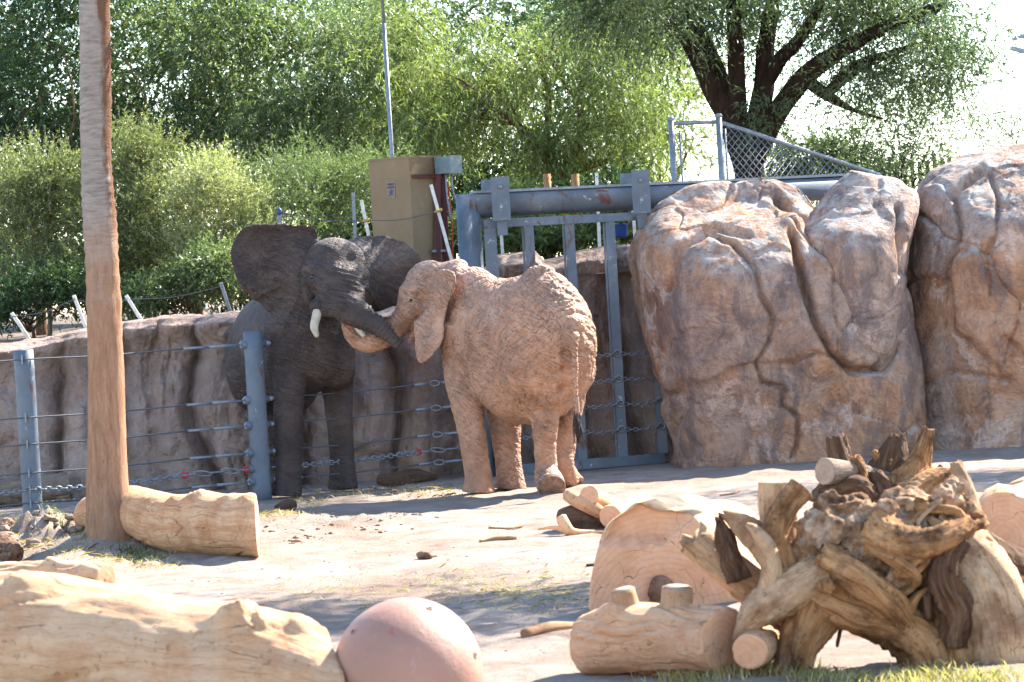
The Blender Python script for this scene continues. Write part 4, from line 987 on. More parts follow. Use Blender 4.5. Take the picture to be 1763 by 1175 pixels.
def log(name, label, pts, rad, mat, endmat=END, lump=.05, seed=1, seg=64, k=12, knots=(), ends=(1, 1), group=None, endn=None, cat='log'):
    """log with bark relief, knots and cut ends; pts in world"""
    V, F, UV = tube(pts, rad, seg, k, caps=False)
    if endn is not None:
        nn = len(V)//seg; a_ = unit(np.asarray(pts[-1])-np.asarray(pts[-2])); e_ = unit(endn); cc = V[-seg:].mean(0); L_ = np.linalg.norm(np.asarray(pts[-1])-np.asarray(pts[0]))
        for i_ in range(nn):
            w_ = max(0, 1-((nn-1-i_)/(nn*.4))); rg = V[i_*seg:(i_+1)*seg]; c_ = rg.mean(0); V[i_*seg:(i_+1)*seg] = rg-a_*(((rg-c_)@e_)/np.dot(a_, e_))[:, None]*w_
    n = len(V)//seg; C = V.reshape(n, seg, 3).mean(1); cen = np.repeat(C, seg, 0); d = V-cen; rr = np.linalg.norm(d, axis=1, keepdims=True); N = d/np.maximum(rr, 1e-6)
    ax = unit(np.asarray(pts[-1])-np.asarray(pts[0])); s = V@ax
    q = V*1.0; qs = q+ax*(-.75*s)[:, None]          # stretched along the grain
    R0 = float(np.mean(rad))
    h = lump*R0*(1.2*fbm(q/R0*.55+seed*3.3, 3, seed)+.5*fbm(qs/R0*2.4+seed, 4, seed+1)+.22*fbm(qs/R0*7, 4, seed+2))
    an = np.arctan2(d@np.cross(ax, UP), d@UP); rngl = np.random.default_rng(seed+90); s0, s1 = s.min(), s.max()
    for _ in range(10):
        a0, c0, l0, w0 = rngl.uniform(-3.1, 3.1), rngl.uniform(s0, s1), rngl.uniform(.3, 1.)*R0*2.5, rngl.uniform(.010, .018)
        da = np.abs((an-a0-.25*np.sin((s-c0)/R0*1.3+a0)+np.pi) % (2*np.pi)-np.pi)*rr[:, 0]
        h = h-.10*R0*np.exp(-(da/w0)**2)*np.exp(-((s-c0)/l0)**4)
    for kp, kr, kh in knots:
        dd = np.linalg.norm(V-kp, axis=1)/kr; h = h+kh*np.exp(-dd**2)*(1+.5*fbm(q*18, 3, seed+5))
    edge = np.minimum(np.repeat(np.arange(n), seg), np.repeat(np.arange(n)[::-1], seg))/n
    h = h-(.04*R0)*np.exp(-(edge/.008)**2)
    V = V+N*h[:, None]
    o = mk(name, V, F, mat, uv=UV*np.array([1, R0*2.2]), origin=(C[:, 0].mean(), C[:, 1].mean(), V[:, 2].min()))
    tag(o, label, cat, group)
    for e, (i, sg) in zip(ends, ((0, -1), (n-1, 1))):
        if not e: continue
        ring = V[i*seg:(i+1)*seg]; c = ring.mean(0); rings = [ring*1.]
        tdir = unit(C[i]-C[i+1 if i == 0 else i-1])
        VV = [ring]; 
        for f in (.97, .8, .55, .3, .1): VV.append(c+(ring-c)*f+tdir*(.006+.010*fbm((c+(ring-c)*f)*7, 3, seed+7))[:, None])
        VV = np.vstack(VV+[c[None]+tdir*.008]); FF = ringfaces(6, seg, False)+[(5*seg+j, 5*seg+(j+1) % seg, 6*seg) for j in range(seg)]
        if sg < 0: FF = [f[::-1] for f in FF]
        mk('cut_end', VV, FF, endmat, o, origin=c)
    return o
def gl(x, y, r):   # log centre resting on the ground: contact pixel -> centre
    p = GG(x, y); return p+UP*r*.93
# big log along the bottom edge
D1 = 16.5
log('log', 'huge pale stripped log lying beside the pink ball', [P(-560, 1168, 17.9), P(-150, 1150, 17.3), P(60, 1150, 16.9), P(250, 1162, 16.6), P(420, 1172, 16.35), P(520, 1180, 16.2), P(570, 1188, 16.1)], [.52, .50, .475, .43, .41, .375, .30], PALE, lump=.10, endn=(1, .25, 0), seed=3, seg=150, k=26,
    knots=[(P(418, 1050, 16.1), .10, .12), (P(385, 1062, 16.1), .06, .07), (P(455, 1040, 16.3), .09, -.05), (P(20, 1000, 16.7), .18, .08), (P(430, 1080, 16.), .12, .05), (P(520, 1070, 16.1), .1, .04), (P(560, 1100, 16.1), .06, .05)])
log('log', 'short pale log end showing just behind the huge stripped log', [P(-90, 1012, 21.6), P(30, 1000, 21.4), P(120, 996, 21.2), P(182, 998, 21.0)], [.13, .125, .115, .10], PALE, seed=5, lump=.1, knots=[(P(85, 970, 21.2), .06, .05), (P(150, 985, 21.0), .07, .04)])
r = .29
log('log', 'thick tan log lying behind the palm trunk', [gl(160, 932, .19), gl(220, 939, .22), gl(300, 948, .26), gl(380, 954, .275), gl(446, 957, .285)], [.20, .23, .265, .28, .285], TANW, endn=(1, .05, 0), seed=8, lump=.06, seg=120, k=26,
    knots=[(P(330, 845, 28.9), .16, .09), (P(385, 842, 28.5), .10, .07), (P(415, 842, 28.3), .10, .08), (P(290, 858, 29.2), .10, .05), (P(300, 905, 28.8), .04, .02), (P(345, 880, 28.6), .03, .025), (P(270, 893, 29), .035, .02), (P(405, 875, 28.2), .03, .02)])
log('log', 'old log against the mud wall beyond the cable fence, dark cut end', [gl(-120, 882, .16), gl(0, 872, .17), gl(60, 868, .18), gl(118, 864, .19)], [.16, .17, .18, .19], GREYW, ENDD, seed=11, lump=.07)
log('log', 'dark reddish log at the foot of the wall between the two elephants', [gl(652, 833, .07), gl(680, 832, .085), gl(715, 830, .085), gl(752, 826, .04)], [.06, .095, .09, .03], DARKW, DARKW, seed=13)
# stack by the tan elephant's hind foot
log('log', 'small cut log on top of the little pile by the tan elephant\'s foot', [P(1014, 853, 29.2), P(1045, 868, 29.7), P(1066, 874, 30.1)], [.092, .09, .09], PALE, seed=17, seg=32)
log('log', 'pale round log with broad cut face in the little pile', [P(1051, 890, 29.0), P(1085, 878, 29.8), P(1112, 870, 30.4)], [.11, .112, .105], PALE, seed=19, seg=36)
log('log', 'dark weathered log wedged under the little pile', [P(968, 893, 29.5), P(1000, 890, 29.4), P(1040, 892, 29.4)], [.10, .125, .12], DARKW, ENDD, seed=23, seg=32)
log('log', 'thin reddish log leaning in the little pile toward the lifted foot', [P(978, 853, 29.45), P(1003, 866, 29.25), P(1035, 884, 29.2)], [.066, .07, .06], TANW, seed=27, seg=28)
V, F = union([tube([P(966, 890, 28.80), P(974, 905, 28.75), P(980, 916, 28.75)], [.05, .05, .055], 12, 4)[:2], tube([P(976, 915, 28.75), P(1000, 917, 28.80), P(1040, 915, 28.85)], [.045, .03, .012], 10, 4)[:2], tube([P(976, 914, 28.75), P(955, 908, 28.85), P(925, 912, 28.95)], [.04, .025, .012], 10, 4)[:2]], .012, 3)
tag(mk('branch_stub', V, F, TANW), 'forked branch stub lying in front of the little log pile', 'branch')
# sawn butt block
def build_butt():
    D = 21.9
    ol = [(1014, 1044), (1017, 1005), (1022, 975), (1031, 940), (1036, 925), (1050, 902), (1072, 885), (1095, 868), (1112, 872), (1130, 878), (1162, 880), (1190, 886), (1212, 905), (1240, 930), (1275, 960), (1300, 1000), (1305, 1050), (1290, 1085), (1230, 1090), (1140, 1085), (1060, 1078), (1024, 1062)]
    p = smooth_path([(a, b, 0) for a, b in ol+ol[:1]], 6)[:-1, :2]; n = len(p); c2 = p.mean(0)
    ex = np.array([.42, .9, .0])*1.15; V = []; 
    fb = fbm(np.array([[x*.035, y*.035, 0] for f in [.03]+list(np.linspace(.06, .97, 30))+[1.0] for x, y in c2+(p-c2)*f]), 4, 81)
    FR = [.03]+list(np.linspace(.06, .97, 30))+[1.0]
    for f in FR:
        for j, (x, y) in enumerate(c2+(p-c2)*f):
            q = P(x, y, D); step = .10*min(1, max(0, (943+4*math.sin(x*.2)-y)/22))*(1-float(sstep(1132, 1150+max(0, 943-y)*1.2, x)))
            lob = .02*fb[len(V)]; V.append(q+np.array([0, step+lob+(.02 if f == 1. else 0), 0]))
    nf = len(FR)
    for k, (s, g) in enumerate(((.04, 1.012), (.3, 1.0), (.6, .98), (.9, .96), (1., .9))):
        for j, (x, y) in enumerate(p):
            q = P(x, y, D); cc = P(c2[0], c2[1], D); w = cc+(q-cc)*g*(1+.05*vnoise(np.array([[x*.02, y*.02, s*3]]), 82)[0])
            V.append(w+ex*s)
    V = np.array(V); gzv = gz(V[:, 0], V[:, 1]); V[:, 2] = np.maximum(V[:, 2], gzv-.02)
    F = ringfaces(nf+5, n, True); fm = [0]*(nf*n)+[1]*(5*n-n)+[0, 1]
    fm = [0 if i < (nf-1)*n else 1 for i in range(len(F))]; fm[-2] = 0
    me = mk('log_butt', V, F, END, mats=[END, PALE], fmat=fm); tag(me, 'massive sawn log butt with stepped orange cut face behind the roots', 'log butt')
    # rotten hollow and checks radiating from it
    V, F = union([ball(P(1140, 1020, D-.01), (.10, .05, .12), 10), ball(P(1165, 1035, D-.01), (.09, .05, .08), 10), ball(P(1130, 1050, D-.02), (.08, .05, .06), 10)], .012, 1)
    N = normals(V, F); V = V+N*(.025*fbm(V*22, 4, 83))[:, None]; mk('rotten_heart', V, F, ROOTD, me)
build_butt()
# knotty short log
k0 = [P(1008, 1104, 18.65), P(1050, 1102, 18.55), P(1120, 1102, 18.4), P(1200, 1104, 18.2), P(1252, 1108, 18.05)]
o = log('log', 'knotty short log with two sawn branch stubs on top', k0, [.165, .205, .215, .21, .20], PALE, seed=31, lump=.11, seg=110, k=20,
    knots=[(P(1010, 1140, 18.5), .09, .05), (P(1220, 1100, 17.95), .12, .06), (P(1120, 1100, 18.2), .10, .03), (P(1060, 1060, 18.4), .1, .05)])
for (x0, y0, x1, y1, r0, r1, D) in ((1085, 1070, 1072, 1016, .11, .072, 18.42), (1165, 1065, 1166, 1012, .14, .092, 18.3)):
    a, b = P(x0, y0, D), P(x1, y1, D-.02); V, F, UV = tube([a, (a+b)/2, b], [r0, r1*1.12, r1], 26, 5, lump=.12, seed=int(x0)); s = mk('branch_stub', V, F, PALE, o, uv=UV)
    V, F, _ = tube([b-unit(b-a)*.01, b+unit(b-a)*.006], [r1*.86, r1*.84], 22, 1); mk('cut_end', V, F, ENDD, s, origin=b)
log('log', 'small orange log end tucked between the knotty log and the root mass', [P(1290, 1122, 17.75), P(1320, 1105, 18.2), P(1350, 1095, 18.6)], [.105, .11, .11], TANW, seed=37, seg=36)
# the great root mass
RPALE = mat_wood('bleached_root_wood', [(0.360, 0.188, 0.094), (0.678, 0.423, 0.242), (0.800, 0.602, 0.406), (0.212, 0.085, 0.035)], True, .7, 1.6)
RGOLD = mat_wood('golden_root_wood', [(0.138, 0.052, 0.019), (0.488, 0.235, 0.094), (0.721, 0.442, 0.234), (0.064, 0.024, 0.010)], True, .85, 1.6)
RDARK = mat_wood('dark_root_wood', [(.05, .024, .013), (.15, .075, .04), (.34, .21, .13), (.03, .015, .01)], True, .5, 1.6)
def rootlimb(pts, rad, seed, seg=44, k=14, flute=.22, jag=.0, twist=1.2, tipin=False):
    """fluted, twisted, fibrous limb; jag > 0 splinters the far end"""
    V, F, UV = tube(pts, rad, seg, k, caps=False); n = len(V)//seg; C = V.reshape(n, seg, 3).mean(1); cen = np.repeat(C, seg, 0); d = V-cen
    L = np.repeat(np.concatenate([[0], np.cumsum(np.linalg.norm(np.diff(C, axis=0), axis=1))]), seg); R0 = float(np.mean(rad))
    ph = np.tile(np.arange(seg)/seg*2*math.pi, n)+twist*L/max(R0, .03)*.25
    q = np.stack([np.cos(ph), np.sin(ph), L/R0*.16], 1)
    f = 1+flute*(1.3*fbm(q*1.5+seed*3.7, 3, seed)+.9*fbm(q*np.array([4.5, 4.5, 1.2])+seed, 3, seed+1)+.45*fbm(q*np.array([11, 11, 2.])+seed, 2, seed+2))
    V = cen+d*np.clip(f, .45, 1.7)[:, None]
    if jag:
        T = unit(C[-1]-C[-2]); w = sstep(.72, 1, np.repeat(np.arange(n)/(n-1), seg))
        V = V+T*(w*jag*(vnoise(np.stack([np.cos(ph)*2.6, np.sin(ph)*2.6, L*0+seed], 1), seed+5)+.2))[:, None]
    # close the ends with shallow caps
    m = len(V); V = np.vstack([V, C[0], C[-1]-(unit(C[-1]-C[-2])*R0*.25 if jag else 0)]); UV = np.vstack([UV, UV[:1], UV[-1:]])
    F = list(F)+[((j+1) % seg, j, m) for j in range(seg)]+[((n-1)*seg+j, (n-1)*seg+(j+1) % seg, m+1) for j in range(seg)]
    return V, F, UV*np.array([1, R0*2.5])
def build_roots():
    D = 18.1
    def S(x, y, r, d=0., sq=(1, 1, 1)): rr = px(r, D); return ball(P(x, y, D+d), (rr*sq[0], rr*sq[1], rr*sq[2]), 16)
    pr = [S(1490, 935, 72), S(1430, 920, 56), S(1560, 950, 86, .05), S(1600, 900, 54, .1), S(1500, 1000, 66, .05), S(1600, 1035, 80, .1), S(1640, 850, 30, .05), S(1622, 864, 26, .0), S(1658, 864, 22, .05), S(1560, 905, 60, .1), S(1400, 950, 44),
          S(1530, 886, 26, -.1), S(1505, 890, 22, -.1), S(1460, 872, 26, -.05), S(1425, 866, 24), S(1550, 1070, 46, .05), S(1640, 1000, 70, .1)]
    V, F = union(pr, .011, 2, .5); N = normals(V, F)
    c1, c2, ci = worley(V*6.5, 92)
    d = .05*fbm(V*5, 4, 93)+.035*fbm(V*13, 4, 99)+.05*(ci-.5)*sstep(0, .25, c2-c1)+.03*ridged(V*9, 3, 94)-.02
    V = V+N*d[:, None]
    b = G(1520, 1165); t = empty('root_mass', (b[0], b[1], 0), 'huge gnarled upturned root mass with broken pale limbs and a dark torn heart', 'tree roots')
    mk('heart', V, F, ROOT, t)
    def T(pts, mat, seed, **k):
        V, F, UV = rootlimb([P(x, y, D+dd) for x, y, r, dd in pts], [px(r, D) for x, y, r, dd in pts], seed, **k); mk('root', V, F, mat, t, uv=UV)
    T([(1450, 975, 62, 0), (1410, 1030, 56, -.05), (1384, 1085, 42, -.1), (1370, 1130, 34, -.12), (1362, 1195, 38, -.12)], RGOLD, 1)
    T([(1395, 1010, 46, -.08), (1465, 1046, 44, -.14), (1535, 1072, 44, -.14), (1588, 1115, 48, -.12), (1600, 1172, 52, -.1)], RGOLD, 2, flute=.22)
    T([(1650, 950, 62, .02), (1690, 1005, 62, -.06), (1715, 1065, 62, -.1), (1724, 1115, 66, -.1), (1734, 1165, 58, -.1)], RPALE, 3, flute=.11)
    T([(1640, 1050, 52, -.02), (1655, 1115, 50, -.08), (1672, 1180, 46, -.08)], RGOLD, 4, flute=.2)
    T([(1630, 925, 52, .3), (1690, 965, 50, .45), (1750, 1010, 55, .55), (1840, 1075, 60, .65)], RDARK, 5, flute=.2)
    T([(1440, 985, 46, -.08), (1375, 1012, 38, -.14), (1330, 1034, 34, -.16), (1298, 1058, 27, -.16), (1278, 1084, 15, -.16), (1264, 1102, 5, -.16)], RPALE, 6, flute=.18)
    T([(1400, 1080, 44, .2), (1335, 1045, 38, .25), (1290, 1008, 34, .25), (1240, 966, 32, .22), (1193, 925, 31, .2)], RPALE, 7, flute=.15, jag=.05)
    T([(1350, 990, 26, 0), (1322, 950, 25, .0), (1292, 915, 22, .05), (1262, 892, 14, .1), (1245, 884, 5, .1)], RPALE, 8, flute=.2, jag=.03)
    T([(1325, 1018, 20, -.18), (1329, 985, 18, -.18), (1322, 945, 15, -.18), (1302, 915, 10, -.15), (1286, 903, 4, -.12)], RPALE, 9, flute=.12)
    T([(1352, 980, 27, -.05), (1335, 925, 24, -.05), (1350, 878, 23, 0), (1380, 840, 23, .03)], RGOLD, 10, flute=.10)
    T([(1345, 970, 34, .25), (1340, 900, 33, .25), (1337, 830, 31, .25)], RPALE, 11, flute=.09)
    T([(1672, 1000, 34, .2), (1672, 930, 30, .25), (1662, 850, 19, .3), (1645, 798, 12, .35)], RPALE, 12, flute=.12, jag=.03)
    T([(1270, 1000, 22, .05), (1258, 960, 20, .08), (1248, 925, 16, .1), (1238, 896, 6, .12)], RDARK, 13, flute=.25, jag=.05)
    T([(1500, 905, 30, -.14), (1560, 935, 30, -.26), (1620, 928, 26, -.26), (1662, 905, 22, -.12)], RGOLD, 14, flute=.25)
    T([(1415, 955, 24, -.2), (1470, 990, 27, -.28), (1530, 1040, 28, -.28), (1560, 1080, 24, -.2)], RGOLD, 15, flute=.25)
    T([(1645, 930, 24, -.18), (1625, 990, 25, -.27), (1648, 1050, 27, -.24), (1640, 1110, 24, -.2)], RDARK, 16, flute=.3)
    # tangle of smaller roots creeping over the heart
    rng = np.random.default_rng(17); cen = P(1535, 965, D+.06); ra = np.array([px(150, D), .36, px(112, D)])
    for i in range(46):
        while True:
            u = rng.normal(size=3); u /= np.linalg.norm(u)
            if u[1] < .35: break
        tv = unit(np.cross(u, rng.normal(size=3))); pts = []; rr = rng.uniform(.016, .05); n = rng.integers(4, 8)
        for j in range(n):
            lift = 1.0+.10*rng.normal()+(.12 if j in (0, n-1) else 0)*rng.normal()
            pts.append(cen+u*ra*(lift*.98)); u = unit(u+tv*.30); tv = unit(tv+.6*rng.normal(size=3)); tv = unit(tv-u*np.dot(tv, u))
        rad = [rr*(1-.10*j)*(.75+.5*rng.random()) for j in range(n)]
        V, F, UV = rootlimb(pts, rad, 40+i, 22, 6, .3, jag=(.03 if rng.random() < .4 else 0)); mk('root', V, F, [RGOLD, RDARK, RGOLD, RGOLD, RDARK][int(rng.integers(5))] if u[2] < .35 else [RPALE, RGOLD][int(rng.integers(2))], t, uv=UV)
build_roots()
def build_back_roots():
    D = 26.6; b = G(1520, 925); t = empty('root_stump', (b[0], b[1], 0), 'dark red brown root stump with upright broken spikes behind the root mass', 'tree roots')
    def T(pts, mat, seed, **k):
        V, F, UV = rootlimb([P(x, y, D+dd) for x, y, r, dd in pts], [px(r, D) for x, y, r, dd in pts], seed, **k); mk('root', V, F, mat, t, uv=UV)
    T([(1440, 870, 42, 0), (1450, 815, 27, .05), (1446, 785, 21, .05), (1441, 754, 17, .05)], RDARK, 61, jag=.04); T([(1552, 870, 48, 0), (1572, 825, 36, 0), (1581, 795, 20, 0), (1591, 762, 12, 0), (1598, 738, 9, 0)], RGOLD, 62, jag=.02)
    T([(1500, 890, 60, .1), (1520, 850, 42, .1), (1532, 805, 30, .1), (1538, 778, 22, .1), (1543, 752, 11, .1)], RDARK, 63, jag=.05, flute=.25); T([(1532, 802, 14, .05), (1514, 790, 9, .05), (1503, 777, 5, .05)], RGOLD, 64)
    T([(1408, 848, 8, -.3), (1440, 842, 20, -.3), (1470, 838, 25, -.3), (1496, 858, 22, -.25)], RDARK, 65, flute=.2); T([(1485, 840, 16, -.25), (1479, 805, 11, -.25), (1471, 787, 8, -.25)], RGOLD, 66, jag=.02)
    T([(1592, 860, 26, 0), (1612, 828, 15, 0), (1624, 810, 9, 0)], RDARK, 67, jag=.04); T([(1420, 930, 60, .1), (1540, 915, 70, .1), (1620, 920, 55, .1)], RDARK, 68); T([(1515, 870, 30, -.2), (1512, 840, 24, -.2), (1505, 815, 12, -.2)], RDARK, 69, jag=.03, flute=.3); T([(1560, 860, 36, -.2), (1600, 830, 22, -.15), (1640, 815, 8, -.1)], RGOLD, 70, flute=.25)
    log('log', 'pale split log lying across the dark root stump', [P(1420, 812, 26.15), P(1475, 812, 26.4), P(1535, 828, 26.6)], [.115, .075, .06], GREYW, ENDD, seed=41, seg=30)
build_back_roots()
log('log', 'large sawn log with ringed orange face resting beside the huge root mass', [P(1735, 918, 23.4), P(1790, 890, 24.2), P(1850, 862, 25.2)], [.31, .30, .29], PALE, seed=43, lump=.05, seg=60, knots=[(P(1712, 850, 23.6), .14, .06)])
log('log', 'slim pale log lying just beyond the large sawn log', [P(1745, 850, 26.4), P(1800, 838, 26.8), P(1870, 830, 27.2)], [.10, .13, .14], PALE, seed=47, seg=30)
# ---------------------------------------------------------------- pink ball
def build_ball():
    D = 16.0; r = px(130, D); c = P(702, 1152, D); c[2] = r-.005
    V, F = ball(c, 1., 64); d = V-c
    holes = [(740, 1048), (608, 1088), (818, 1128), (650, 1150)]
    q = np.full(len(V), 1.)
    V = c+d*r*(1+.004*fbm(d*2, 3, 5)+.0008*fbm(d*30, 2, 6))[:, None]
    m = NT('faded_pink_plastic', .55, .35); a = m.ramp(m.noise(2.2, m.coord(), 7, .6), [(.3, (0.292, 0.147, 0.102)), (.55, (0.356, 0.186, 0.132)), (.8, (0.421, 0.240, 0.174))])
    a = m.mix(m.math('MULTIPLY', m.sc(m.noise(9, m.coord((1, 1, .4)), 8, .75), .6, .72), .5), a, (.56, .42, .37)); m.col(a)
    p = m.bump(m.noise(40, m.coord(), 8, .75), .004, .8); m.bump(m.noise(5, m.coord(), 6, .6), .01, .5, p)
    o = mk('enrichment_ball', V, F, m.m, origin=(c[0], c[1], 0)); tag(o, 'large faded pink plastic ball beside the huge pale log', 'ball')
    hm = plain('ball_hole', (.05, .022, .018), .9)
    for i, (x, y) in enumerate(holes[:3]):
        rr = ray(x, y).normalized(); oc = Vector((0, 0, CAMH))-Vector(c); b = rr.dot(oc); k = b*b-(oc.dot(oc)-(r*1.001)**2)
        if k < 0: continue
        p = np.array(Vector((0, 0, CAMH))+rr*(-b-math.sqrt(k))); n = unit(p-c); A = unit(np.cross(n, UP)); B = np.cross(n, A)
        s = .013; mk('hole', *loft([(p-n*.02, A*s, B*s), (p+n*.0015, A*s, B*s), (p+n*.003, A*s*.8, B*s*.8)], 14), hm, o)
        mk('hole_rim', *torus(p+n*.001, s*1.15, .004, n, 16, 6), m.m, o)
    rr = ray(675, 1090).normalized(); oc = Vector((0, 0, CAMH))-Vector(c); b = rr.dot(oc); k = b*b-(oc.dot(oc)-r**2); p0 = np.array(Vector((0, 0, CAMH))+rr*(-b-math.sqrt(k)))
    n = unit(p0-c); A = unit(np.cross(UP, n)); B = np.cross(n, A)
    pts = [(-.025, .0), (-.012, .018), (.0, .04), (.008, .012), (.016, -.02), (.004, -.008), (-.008, -.01)]
    W = [c+unit(p0+A*u*.9+B*v*.9-c)*r*1.006 for u, v in pts]; W2 = [c+(w-c)*.985 for w in W]; nn = len(W)
    mk('scuff_mark', np.array(W+W2), [tuple(range(nn)), tuple(range(2*nn-1, nn-1, -1))]+[(i, (i+1) % nn, (i+1) % nn+nn, i+nn) for i in range(nn)], plain('scuff', (.34, .12, .09), .7), o, smooth=False)
build_ball()
# ---------------------------------------------------------------- loose sticks, chips, dirt, straw and grass
def stick(label, pts, rad, mat=TANW, seed=0, cat='stick', name='stick'):
    P3 = []
    for (x, y), r in zip(pts, rad):
        g = GG(x, y); P3.append(g+UP*r*.8)
    V, F, UV = tube(P3, rad, 14, 5, lump=.25, seed=seed); tag(mk(name, V, F, mat, uv=UV), label, cat)
stick('short thick bark stick lying near the pink ball', [(903, 1103), (950, 1092), (1003, 1083)], [.03, .034, .03], TANW, 3)
stick('pale straight stick on the sand in front of the tan elephant', [(826, 934), (850, 931), (889, 928)], [.012, .02, .022], PALE, 5)
stick('thin brown twig on the sand near the lifted foot', [(842, 912), (870, 911), (900, 906)], [.012, .014, .010], TANW, 7)
stick('thin stick lying in the shade stripes', [(1010, 975), (1030, 973), (1040, 972)], [.012, .012, .01], DARKW, 9)
stick('tiny red brown twig on the bright sand behind the sawn butt', [(1240, 856), (1262, 854), (1272, 851)], [.007, .01, .014], TANW, 11)
V, F, UV = tube([GG(478, 886)+UP*.05, GG(492, 884)+UP*.07, GG(503, 882)+UP*.07], [.05, .07, .06], 14, 4, lump=.3, seed=2)
tag(mk('wood_chunk', V, F, DARKW, uv=UV), 'dark broken wood chunk beside the fence post', 'wood chunk')
V, F = union([ball(GG(727, 964)+UP*.03, (.05, .04, .04), 10), ball(GG(735, 964)+UP*.03, (.04, .04, .035), 10), tube([GG(738, 964)+UP*.02, GG(752, 962)+UP*.015], [.02, .006], 8, 2)[:2]], .008, 2)
tag(mk('dung_ball', V+normals(V, F)*(.012*fbm(V*40, 3, 5))[:, None], F, ROOTD), 'small dark clod with a twig alone on the sand', 'clod')
def clods(name, label, cs, n, sd, r0, r1, mat, seed):
    rng = np.random.default_rng(seed); parts = []
    base, fc = ball((0, 0, 0), 1., 5)
    C_ = np.array(cs)[rng.integers(len(cs), size=n)]; Pp = GV(C_[:, 0]+rng.normal(0, sd, n), C_[:, 1]+rng.normal(0, sd*.22, n))
    for k in range(n):
        p = Pp[k]; r = r0+(r1-r0)*rng.random()**3.5
        v = base*(1+.55*vnoise(base*1.9+k*3.1, seed)[:, None])*np.array([r*rng.uniform(.7, 1.7), r*rng.uniform(.7, 1.5), r*.6]); parts.append((p+v+UP*r*.15, fc))
    o = mk(name, *join(parts), mat); tag(o, label, 'dirt', kind='stuff')
SOIL = plain('dirt_clod', (.30, .21, .15), 1, 0, .5, .01, 12)
clods('dirt_clods', 'scattered brown dirt clods and dung crumbs on the sand', [(600, 905), (650, 898), (680, 892), (560, 912), (520, 930), (470, 915), (640, 915)], 170, 26, .006, .032, SOIL, 5)
clods('gravel', 'fine pebbles and crumbs strewn over the sand', [(900, 960), (700, 990), (500, 980), (1100, 840), (800, 930), (1000, 1120), (560, 940), (1560, 820), (350, 990), (900, 1060)], 420, 110, .003, .011, SOIL, 6)
clods('dirt_clods', 'lumpy dug soil and root bits around the foot of the palm side post', [(20, 920), (70, 925), (100, 935), (40, 945), (130, 940)], 190, 24, .012, .06, SOIL, 7)
def grass(name, label, spots, n, h0, h1, mat, seed, spread=30, lean=.5):
    rng = np.random.default_rng(seed); V = np.zeros((n, 5, 3))
    C_ = np.array(spots)[rng.integers(len(spots), size=n)]; p = GV(C_[:, 0]+rng.normal(0, spread, n), C_[:, 1]+rng.normal(0, spread*.2, n)); h = rng.uniform(h0, h1, n)[:, None]; a = rng.uniform(0, 6.28, n)
    s = np.stack([np.cos(a), np.sin(a), a*0], 1)*.004; l = np.stack([rng.normal(0, lean, n), rng.normal(0, lean, n), a*0], 1)*h
    m_ = p+l*.35+UP*h*.6; V[:, 0], V[:, 1], V[:, 2], V[:, 3], V[:, 4] = p-s, p+s, m_+s*.7, p+l+UP*h*.85, m_-s*.7
    F = np.arange(n*5).reshape(n, 5); o = mk(name, V.reshape(-1, 3), F, mat, origin=V[:, 0].mean(0)); tag(o, label, 'grass', kind='stuff')
GR = mat_leaf('dry_green_grass', [(.20, .17, .06), (.34, .28, .12), (.48, .40, .22)], .35, 3); ST = mat_leaf('straw', [(.26, .18, .09), (.42, .32, .18), (.5, .4, .25)], .3, 3)
GG2 = mat_leaf('fresh_grass', [(.05, .075, .02), (.10, .13, .04), (.2, .2, .08)], .4, 3)
grass('dry_grass', 'dry green and yellow grass in front of the root mass', [(1180, 1172), (1260, 1160), (1300, 1150), (1340, 1160), (1420, 1172), (1500, 1178), (1560, 1172), (1600, 1175), (1680, 1182), (1230, 1170), (1720, 1180)], 2400, .02, .09, GR, 3, 34)
grass('fresh_grass', 'small green grass tufts around the palm foot and dug soil', [(95, 930), (150, 925), (60, 925), (225, 955), (250, 962), (110, 935), (160, 940)], 1100, .02, .08, GG2, 4, 16)
grass('straw_litter', 'loose straw scattered over soil near the palm and fence posts', [(90, 920), (200, 965), (260, 970), (130, 955), (465, 900), (480, 890), (520, 868), (600, 848), (700, 845), (30, 900), (60, 950), (760, 850)], 2600, .01, .06, ST, 5, 28, 1.6)
grass('hay_litter', 'thin scatter of greenish hay in the shade stripes on the sand', [(780, 1000), (850, 1010), (950, 1000), (900, 1040), (700, 1050), (980, 1030), (560, 1020)], 1600, .004, .03, GR, 8, 60, 2.2)
V, F = union([ball(GG(12, 935)+UP*.08, (.13, .14, .12), 12), ball(GG(0, 960)+UP*.06, (.16, .14, .11), 12), tube([GG(10, 965)+UP*.05, GG(28, 962)+UP*.09, GG(-20, 930)+UP*.12], [.06, .07, .04], 10, 3)[:2]], .012, 2)
tag(mk('root_clump', V+normals(V, F)*(.05*ridged(V*9, 4, 4)-.02)[:, None], F, ROOTD), 'dark twisted root clump in the dug soil by the palm side post', 'tree roots')
